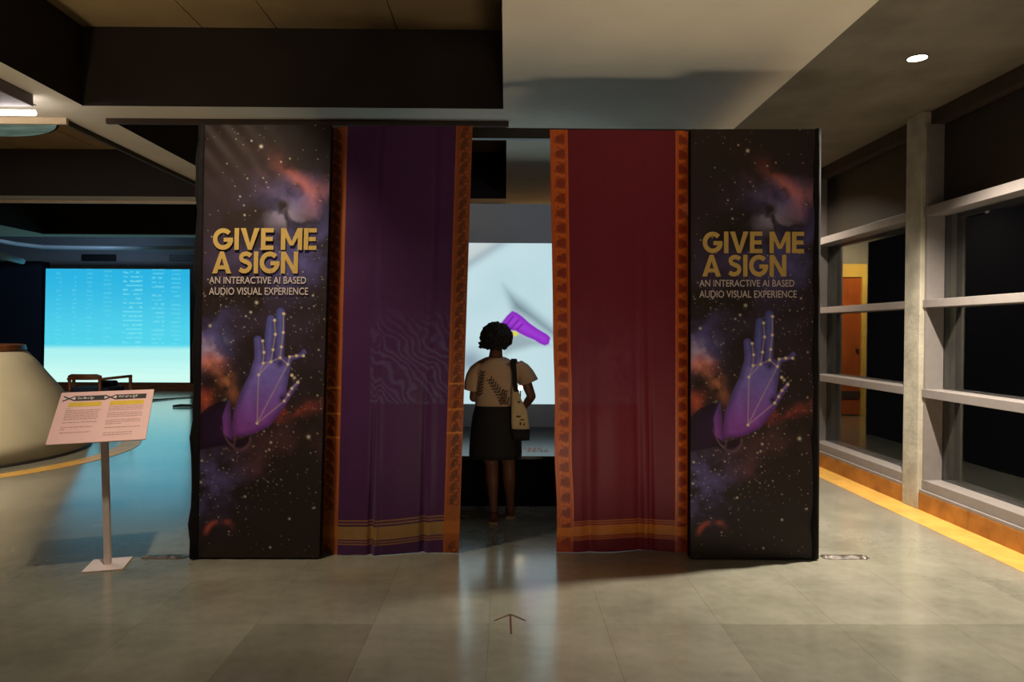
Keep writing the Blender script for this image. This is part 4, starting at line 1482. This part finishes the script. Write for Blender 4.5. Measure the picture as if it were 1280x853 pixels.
# red tape arrow on the floor
bm = bmesh.new()
for (p1, p2) in (((638, 768.5), (639, 793)), ((638, 768.5), (617.5, 776.5)), ((638.5, 768.5), (657, 776.5))):
    a, b = PZ(*p1), PZ(*p2)
    d = (b - a).normalized()
    nn = Vector((-d.y, d.x, 0)) * 0.0045
    vs = [Vector((p_.x, p_.y, 0.0004)) for p_ in (a - nn, a + nn, b + nn, b - nn)]
    add_hex(bm, vs, [v_ + Vector((0, 0, 0.001)) for v_ in vs])
tag(obj('tape_arrow', bm, M['red_tape']), 'dark red tape arrow on the floor pointing into the booth', 'arrow')

# ================================================================== CHAIR
ch_y = 11.9
cc0 = PY(103, 480, ch_y)
chair = thing('armchair', (cc0.x, ch_y + 0.3, 0), 'brown wooden armchair with a navy cushion facing the cyan screen', 'chair')
xl, xrr = PY(83, 470, ch_y).x, PY(124, 470, ch_y).x
zt_ = PY(100, 468, ch_y).z


def ctube(name, pts, r, mat=M['wood'], seg=10):
    bm = bmesh.new(); add_tube(bm, pts, r, seg)
    return obj(name, bm, mat, chair, True)


bm = bmesh.new()
n = 9
rings = []
for i in range(n):
    f = i / (n - 1)
    x = xl + (xrr - xl) * f
    y = ch_y + 0.06 * (2 * f - 1) ** 2
    d = 0.0 if 0 < i < n - 1 else 0.03
    rings.append([Vector((x, y - 0.02, zt_ - 0.10)), Vector((x, y + 0.02, zt_ - 0.10)), Vector((x, y + 0.02, zt_ - d)), Vector((x, y - 0.02, zt_ - d))])
add_loft(bm, rings)
obj('back_rail', bm, M['wood'], chair)
for x in (xl + 0.02, xrr - 0.02):
    ctube('leg', [(x, ch_y + 0.10, 0), (x, ch_y + 0.06, 0.42), (x, ch_y + 0.05, zt_ - 0.05)], [0.024, 0.03, 0.028])
for sgn, x in ((-1, xl - 0.26), (1, xrr + 0.22)):
    ctube('arm', [((xl if sgn < 0 else xrr), ch_y + 0.05, zt_ - 0.09), (x - sgn * 0.06, ch_y + 0.5, zt_ - 0.075), (x, ch_y + 0.62, zt_ - 0.07)], [0.024, 0.026, 0.026])
    ctube('leg', [(x, ch_y + 0.6, 0), (x - sgn * 0.01, ch_y + 0.6, zt_ - 0.07)], [0.024, 0.03])
box('seat', xl - 0.08, xrr + 0.12, ch_y + 0.06, ch_y + 0.66, 0.36, 0.42, M['wood'], chair, bevel=0.01)
box('cushion', xl - 0.05, xrr + 0.09, ch_y + 0.10, ch_y + 0.64, 0.42, 0.52, M['cushion'], chair, bevel=0.03)
box('back_cushion', (xl + xrr) / 2 + 0.02, xrr + 0.02, ch_y + 0.42, ch_y + 0.55, 0.52, zt_ - 0.14, M['cushion'], chair, bevel=0.03)

# ================================================================== VISITOR
VY = 5.52
S = VY / FPX


def vp(px, py, dy=0.0):
    return PY(px, py, VY + dy)


person = thing('person', (vp(624, 650).x, VY, 0), 'person with short curly hair, leaf-print blouse and black skirt seen from behind facing the screen', 'person')


def cap_chain(bm, pts, radii, sub=2):
    """overlapping tapered solids along a chain"""
    pts = [Vector(p_) for p_ in pts]
    for i, p_ in enumerate(pts):
        add_ball(bm, p_, radii[i], sub)
    for a, b, ra_, rb_ in zip(pts[:-1], pts[1:], radii[:-1], radii[1:]):
        add_tube(bm, [a, b], [ra_ * 0.985, rb_ * 0.985], 14)


def fuse(name, bm, voxel, mat, parent, smooth_iter=4, factor=0.5):
    me = bpy.data.meshes.new(name)
    bmesh.ops.recalc_face_normals(bm, faces=bm.faces)
    bm.to_mesh(me); bm.free()
    o = bpy.data.objects.new(name, me)
    COL.objects.link(o)
    md = o.modifiers.new('r', 'REMESH'); md.mode = 'VOXEL'; md.voxel_size = voxel
    if smooth_iter:
        ms = o.modifiers.new('s', 'SMOOTH'); ms.factor = factor; ms.iterations = smooth_iter
    dg = bpy.context.evaluated_depsgraph_get()
    m2 = bpy.data.meshes.new_from_object(o.evaluated_get(dg))
    bpy.data.objects.remove(o)
    bpy.data.meshes.remove(me)
    m2.name = name
    return link_mesh(name, m2, mat, parent, True)


bm = bmesh.new()
hx = vp(620.5, 424).x
mx_ = vp(619.5, 450).x         # neck line
wx_ = vp(619, 505).x           # waist
px_ = vp(620, 530).x           # hips
z_sh = vp(620, 452).z
z_w = vp(620, 505).z
# torso
tors = [(vp(620, 545).z, 0.155, 0.115, px_), (vp(620, 530).z, 0.165, 0.12, px_), (z_w, 0.125, 0.095, wx_), (vp(620, 485).z, 0.135, 0.10, wx_),
        (vp(620, 468).z, 0.155, 0.105, mx_), (z_sh, 0.15, 0.085, mx_), (z_sh + 0.035, 0.08, 0.065, mx_)]
add_loft(bm, [ellring(x, VY, z, a, b, 24, 2.3) for z, a, b, x in tors])
# neck and head
hz_ = vp(620, 424).z
cap_chain(bm, [(mx_, VY + 0.0, z_sh + 0.02), (hx, VY + 0.02, hz_ - 0.07)], [0.06, 0.05])
add_ball(bm, (hx, VY + 0.02, hz_ + 0.02), 0.085, 3, (0.92, 1.08, 1.12))
add_ball(bm, (hx, VY + 0.055, hz_ - 0.055), 0.06, 3, (0.9, 0.95, 1.0))         # jaw
add_ball(bm, (hx, VY + 0.095, hz_ - 0.095), 0.022, 2)                          # chin
add_tube(bm, [(hx, VY + 0.105, hz_ + 0.015), (hx, VY + 0.132, hz_ - 0.028)], [0.009, 0.016], 10)   # nose
add_ball(bm, (hx, VY + 0.122, hz_ - 0.03), 0.017, 2)
add_ball(bm, (hx, VY + 0.108, hz_ - 0.062), 0.02, 2, (1.25, 0.6, 0.42))        # lips
add_ball(bm, (hx, VY + 0.108, hz_ - 0.071), 0.018, 2, (1.15, 0.6, 0.42))
for s_ in (-1, 1):
    add_ball(bm, (hx + s_ * 0.034, VY + 0.102, hz_ + 0.028), 0.02, 2, (1.2, 0.5, 0.45))   # brow
    add_ball(bm, (hx + s_ * 0.045, VY + 0.085, hz_ - 0.025), 0.026, 2, (1, 0.8, 1))      # cheek
    add_ball(bm, (hx + s_ * 0.082, VY + 0.02, hz_ - 0.012), 0.028, 2, (0.35, 0.75, 1.15))  # ear
# arms: shoulder, elbow, wrist
shL, shR = Vector((vp(598, 457).x, VY, vp(598, 457).z)), Vector((vp(650, 457).x, VY, vp(650, 457).z))
elL, elR = Vector((vp(592.5, 497).x, VY - 0.01, vp(592.5, 497).z)), Vector((vp(664.5, 496).x, VY + 0.02, vp(664, 496).z))
wrL = Vector((vp(598, 488).x + 0.05, VY + 0.20, vp(598, 490).z + 0.03))
wrR = Vector((vp(655, 513).x, VY + 0.17, vp(655, 513).z))
cap_chain(bm, [(shL.x + 0.03, VY, shL.z - 0.02), shL + (elL - shL) * 0.1, shL + (elL - shL) * 0.55, elL, elL + (wrL - elL) * 0.4, wrL], [0.055, 0.052, 0.044, 0.038, 0.038, 0.025])
cap_chain(bm, [(shR.x - 0.03, VY, shR.z - 0.02), shR + (elR - shR) * 0.1, shR + (elR - shR) * 0.55, elR, elR + (wrR - elR) * 0.4, wrR], [0.055, 0.052, 0.044, 0.037, 0.036, 0.025])


def hand(bm, wrist, fwd, up, side):
    """palm and five fingers; fwd along the hand, up = back of hand, side = thumb side"""
    f, u_, s_ = fwd.normalized(), up.normalized(), side.normalized()
    mt = Matrix((s_, f, u_)).transposed()
    add_ball(bm, wrist + f * 0.045, 0.05, 2, (0.78, 1.0, 0.32), mt)
    for k, (off, L) in enumerate(((0.030, 0.066), (0.010, 0.074), (-0.010, 0.070), (-0.029, 0.056))):
        a = wrist + f * (0.078 - abs(off - 0.01) * 0.25) + s_ * off
        b = a + f * L * 0.45 - u_ * 0.010
        c = b + f * L * 0.30 - u_ * L * 0.34
        d = c + f * L * 0.05 - u_ * L * 0.36
        cap_chain(bm, [wrist + f * 0.05 + s_ * off * 0.7, a, b, c, d], [0.010, 0.0095, 0.009, 0.0085, 0.0075], 1)
    a = wrist + f * 0.025 + s_ * 0.028
    b = a + f * 0.032 + s_ * 0.026 - u_ * 0.008
    c = b + f * 0.028 + s_ * 0.006 - u_ * 0.014
    cap_chain(bm, [a, b, c], [0.014, 0.0105, 0.009], 1)


hand(bm, wrL, Vector((0.75, 0.55, 0.25)), Vector((-0.3, 0.1, 1)).cross(Vector((0.75, 0.55, 0.25))).cross(Vector((0.75, 0.55, 0.25))) * -1, Vector((0, 0, 1)))
fw = Vector((-0.55, 0.35, -0.65))
sd = Vector((0, 1, 0.4)); sd = (sd - fw * (sd.dot(fw) / fw.dot(fw)))
hand(bm, wrR, fw, sd.cross(fw), sd)
# legs: hip, knee, ankle, foot
hipL, hipR = Vector((px_ - 0.085, VY, vp(620, 540).z)), Vector((px_ + 0.085, VY, vp(620, 540).z))
footL, footR = PZ(615, 655), PZ(638, 647)
knL = Vector((vp(614.5, 585).x, VY + 0.02, 0.47)); knR = Vector((vp(635.5, 585).x, VY + 0.06, 0.47))
anL = Vector((vp(617, 640).x, footL.y + 0.02, 0.105)); anR = Vector((vp(638, 637).x, footR.y + 0.00, 0.085))
for hp, kn, an_ in ((hipL, knL, anL), (hipR, knR, anR)):
    cal = kn.lerp(an_, 0.33) + Vector((0, -0.018, 0))
    cap_chain(bm, [hp, hp.lerp(kn, 0.5), kn, cal, kn.lerp(an_, 0.72), an_], [0.092, 0.076, 0.055, 0.054, 0.038, 0.033])
    cap_chain(bm, [an_, an_ + Vector((0, 0.09, -0.045)), an_ + Vector((0, 0.15, -0.055))], [0.034, 0.03, 0.024])
body = fuse('body', bm, 0.0055, M['skin'], person, 3, 0.5)
for s_ in (-1, 1):
    bm = bmesh.new(); add_ball(bm, (hx + s_ * 0.034, VY + 0.098, hz_ + 0.006), 0.0125, 2)
    e = obj('eye', bm, M['eye'], person, True)
    bm = bmesh.new(); add_ball(bm, (hx + s_ * 0.034, VY + 0.1065, hz_ + 0.006), 0.0060, 2)
    obj('iris', bm, M['iris'], e, True)
bm = bmesh.new(); add_ball(bm, (hx, VY + 0.117, hz_ - 0.0665), 0.012, 2, (1.6, 0.5, 0.10))
M['lip'] = material('lip_skin', rgb(110, 50, 46), 0.4, var=0.08, scale=20)
obj('mouth', bm, M['lip'], person, True)

# hair: one cap of curls
bm = bmesh.new()
hr = random.Random(9)
hc = Vector((hx, VY - 0.005, hz_ + 0.012))
cnt = 0
for k in range(900):
    zz = 1 - 2 * (k + 0.5) / 900
    th = k * 2.399963
    rr_ = math.sqrt(1 - zz * zz)
    d = Vector((rr_ * math.cos(th), rr_ * math.sin(th), zz))
    if d.y > 0.55 and d.z < 0.55: continue            # face opening
    if d.z < -0.62 and d.y > -0.2: continue
    if d.z < -0.86: continue
    wob = hr.uniform(-0.010, 0.012)
    ctr_ = hc + Vector((d.x * (0.112 + wob), d.y * (0.112 + wob), d.z * (0.104 + wob) + 0.004))
    add_ball(bm, ctr_, hr.uniform(0.013, 0.021), 1)
    if hr.random() < 0.10 and d.y < 0.3:
        tip = ctr_ + d * hr.uniform(0.012, 0.026) + Vector((hr.uniform(-.008, .008), 0, -0.004))
        add_tube(bm, [ctr_, tip], [0.008, 0.002], 5)
for k in range(26):                                # looser curls low on the left side
    f = k / 25
    q_ = hc + Vector((-0.085 - 0.045 * hr.random(), -0.07 + 0.10 * f, -0.035 - 0.045 * hr.random()))
    add_ball(bm, q_, hr.uniform(0.009, 0.015), 1)
    add_tube(bm, [q_, q_ + Vector((-0.02, 0, hr.uniform(-0.015, 0.008)))], [0.007, 0.002], 5)
obj('hair', bm, M['hair'], person, True)

# blouse: loose short top with wide sleeves
bm = bmesh.new()
zb = lambda y: vp(620, y).z
xb = lambda a: vp(a, 470).x
rows = [(506.5, 594, 643, 0.135), (504, 594, 644, 0.142), (497, 593.5, 644.5, 0.145), (486, 594, 645, 0.142), (474, 594.5, 647.5, 0.135), (464, 593.5, 650, 0.125), (456, 597, 648, 0.112), (451, 603, 640, 0.098), (447, 610, 631, 0.078)]
add_loft(bm, [ellring((xb(a) + xb(b)) / 2, VY, zb(y) + (0.012 * 0), (xb(b) - xb(a)) / 2, d, 40, 2.5) for y, a, b, d in rows])
for sgn, pts in ((-1, [(604, 455, 0.058, 0.070), (597, 461, 0.062, 0.074), (592.5, 470, 0.066, 0.082), (590.5, 479, 0.068, 0.088), (590, 488.5, 0.068, 0.092)]),
                 (1, [(644, 455, 0.058, 0.070), (651.5, 460, 0.062, 0.074), (656.5, 467, 0.068, 0.082), (658.8, 473, 0.074, 0.088), (660.5, 478.5, 0.082, 0.092)])):
    rr = []
    for i, (a, b, rx, ry) in enumerate(pts):
        c_ = vp(a, b)
        tilt = (0.50 if sgn > 0 else 0.28) * sgn * (1 - i * 0.08)
        ringp = ellring(0, 0, 0, rx, ry, 26, 2.0, wob=(lambda t, i=i: 0.05 * math.sin(t * 5 + 1) * i / 4))
        mt = Matrix.Rotation(-tilt, 3, 'Y')
        rr.append([mt @ q_ + Vector((c_.x, VY, c_.z)) for q_ in ringp])
    add_loft(bm, rr)
M['blouse'] = attr_material('leaf_print_blouse_cloth', rough=0.8, grain=0.25, spec=0.2)
blouse = fuse('blouse', bm, 0.0055, M['blouse'], person, 3, 0.5)
n = len(blouse.data.vertices)
co = np.zeros(n * 3); blouse.data.vertices.foreach_get('co', co); co = co.reshape(-1, 3)
# back position as picture-like units of the cloth (1 unit = 1/155 m)
bu = co[:, 0] / S + 632.0 - 0.0
bv = 414.0 - (co[:, 2] - 1.55) / S
colr = np.zeros((n, 3)) + np.array([s2l(a) for a in (198, 164, 132)])
lw = np.zeros(n)


def sprig(x0, y0, x1, y1, nl, ll, lw_):
    w = np.exp(-(seg_d(bu, bv, x0, y0, x1, y1) / 0.7) ** 2)
    dx, dy = x1 - x0, y1 - y0
    L = math.hypot(dx, dy); dx, dy = dx / L, dy / L
    for k in range(nl):
        f = (k + 0.5) / nl
        cx, cy = x0 + (x1 - x0) * f, y0 + (y1 - y0) * f
        for sg in (-1, 1):
            ex, ey = cx + (dx * 0.75 - sg * dy * 0.8) * ll * (1 - 0.4 * f), cy + (dy * 0.75 + sg * dx * 0.8) * ll * (1 - 0.4 * f)
            w = np.maximum(w, 1 - sstep(lw_ * 0.6, lw_, seg_d(bu, bv, cx, cy, ex, ey)))
    return w


front = (co[:, 1] > VY).astype(float)
for a in ((636, 505, 613, 473, 9, 7, 1.25), (599, 495, 604, 464, 8, 5, 1.2), (626, 505, 632, 487, 5, 5, 1.2)):
    lw = np.maximum(lw, sprig(*a))
lw = np.maximum(lw, np.exp(-(np.hypot((bu - 636) / 3.2, (bv - 455) / 2.2)) ** 2) * 0.9)
lw = np.maximum(lw, np.exp(-(np.hypot((bu - 639) / 1.8, (bv - 458) / 2.4)) ** 2) * 0.9)
colr = mixc(colr, (70, 52, 36), lw * 0.9)
ca_ = blouse.data.color_attributes.new('print', 'FLOAT_COLOR', 'POINT')
c4 = np.ones((n, 4), np.float32); c4[:, :3] = colr
ca_.data.foreach_set('color', c4.reshape(-1))

# skirt
bm = bmesh.new()
rows = [(502, 597, 640, 0.118), (507, 594, 643, 0.128), (520, 590.5, 647, 0.142), (535, 588.5, 650, 0.150), (552, 587, 652, 0.155), (565, 586.5, 652.5, 0.158), (571.5, 586.5, 652, 0.160)]
outer = [ellring((xb(a) + xb(b)) / 2, VY, zb(y), (xb(b) - xb(a)) / 2, d, 48, 2.2, wob=(lambda t, y=y: 0.022 * math.sin(t * 7 + 0.5) * max(0, (y - 520) / 50))) for y, a, b, d in rows]
inner = [[Vector((((xb(a) + xb(b)) / 2) + (q_.x - (xb(a) + xb(b)) / 2) * 0.975, VY + (q_.y - VY) * 0.975, q_.z)) for q_ in r_] for r_, (y, a, b, d) in zip(outer, rows)]
vo = [[bm.verts.new(q_) for q_ in r_] for r_ in outer]
vi = [[bm.verts.new(q_) for q_ in r_] for r_ in inner]
for V_ in (vo, vi):
    for a, b in zip(V_[:-1], V_[1:]):
        for k in range(48):
            bm.faces.new((a[k], a[(k + 1) % 48], b[(k + 1) % 48], b[k]))
for i in (0, -1):
    for k in range(48):
        bm.faces.new((vo[i][k], vo[i][(k + 1) % 48], vi[i][(k + 1) % 48], vi[i][k]))
obj('skirt', bm, M['skirt'], person, True)

# shoes
for an_, ft, lift in ((anL, footL, 0.0), (anR, footR, 0.0)):
    bm = bmesh.new()
    y0 = an_.y - 0.06
    prof = [(0.0, 0.030, 0.07), (0.03, 0.040, 0.075), (0.08, 0.043, 0.072), (0.14, 0.044, 0.060), (0.19, 0.044, 0.048), (0.225, 0.034, 0.040), (0.24, 0.018, 0.032)]
    rr = []
    for (d, w_, h_) in prof:
        rr.append([Vector((an_.x + math.cos(t) * w_, y0 + d, 0.022 + max(0.0, math.sin(t)) * h_)) for t in [PI * k / 8 for k in range(9)]])
    add_loft(bm, rr)
    sh = obj('shoe', bm, M['shoe'], person, True)
    bm = bmesh.new()
    rr = [[Vector((an_.x + sx * (w_ + 0.003), y0 + d, z_)) for sx, z_ in ((-1, 0.001), (1, 0.001), (1, 0.024), (-1, 0.024))] for (d, w_, h_) in prof]
    add_loft(bm, rr)
    obj('sole', bm, M['sole'], sh)

# tote bag on her right shoulder
bag = thing('tote_bag', (vp(650, 540).x, VY - 0.1, vp(650, 550).z), 'cream tote bag with a black bottom hanging from the right shoulder', 'bag')
by0 = VY - 0.185


def bagring(y, a, b, d):
    p0, p1 = PY(a, y, by0), PY(b, y, by0)
    return ellring((p0.x + p1.x) / 2, by0 + 0.03, p0.z, (p1.x - p0.x) / 2, d, 28, 3.2)


bm = bmesh.new()
add_loft(bm, [bagring(*r_) for r_ in ((480, 641.5, 646, 0.010), (488, 640, 648.2, 0.018), (499, 639.5, 651.5, 0.026), (508, 639, 656, 0.030), (516, 639, 659.5, 0.034), (528, 639, 661, 0.036), (537, 639.5, 662, 0.036))])
obj('bag_body', bm, M['tote'], bag, True)
bm = bmesh.new()
add_loft(bm, [bagring(*r_) for r_ in ((536.8, 639, 662.5, 0.038), (545, 639.5, 662.5, 0.036), (551, 641, 662, 0.030))])
obj('bag_bottom', bm, M['tote_dark'], bag, True)
bm = bmesh.new()
sp = [PY(645.5, 490, by0 + 0.005), PY(643.5, 478, VY - 0.168), PY(643, 464, VY - 0.152), PY(642, 454, VY - 0.125), PY(641.5, 449.3, VY - 0.06), PY(643, 449.0, VY + 0.02), PY(646, 458, VY + 0.14), PY(650, 480, VY + 0.14)]
rr = []
for i, q_ in enumerate(sp):
    t_ = (sp[min(i + 1, len(sp) - 1)] - sp[max(i - 1, 0)]).normalized()
    nb = t_.cross(Vector((1, 0, 0))).normalized() * 0.003
    wv = Vector((0.019, 0, 0))
    rr.append([q_ - wv - nb, q_ + wv - nb, q_ + wv + nb, q_ - wv + nb])
add_loft(bm, rr)
obj('strap', bm, M['tote_dark'], bag)
bm = bmesh.new()
for (a, b, w_, h_) in ((648, 521, 5.5, 2.2), (653, 525, 5, 1.6), (650.5, 530, 2.2, 4), (655, 531, 2.0, 3), (649, 503, 3.2, 2.0)):
    c_ = PY(a, b, by0 - 0.006 - 0.0)
    add_box(bm, c_.x - w_ * S / 2, c_.x + w_ * S / 2, c_.y - 0.001, c_.y + 0.006, c_.z - h_ * S / 2, c_.z + h_ * S / 2, 0.002)
tag(obj('bag_print', bm, M['brown_print'], bag), kind='stuff')
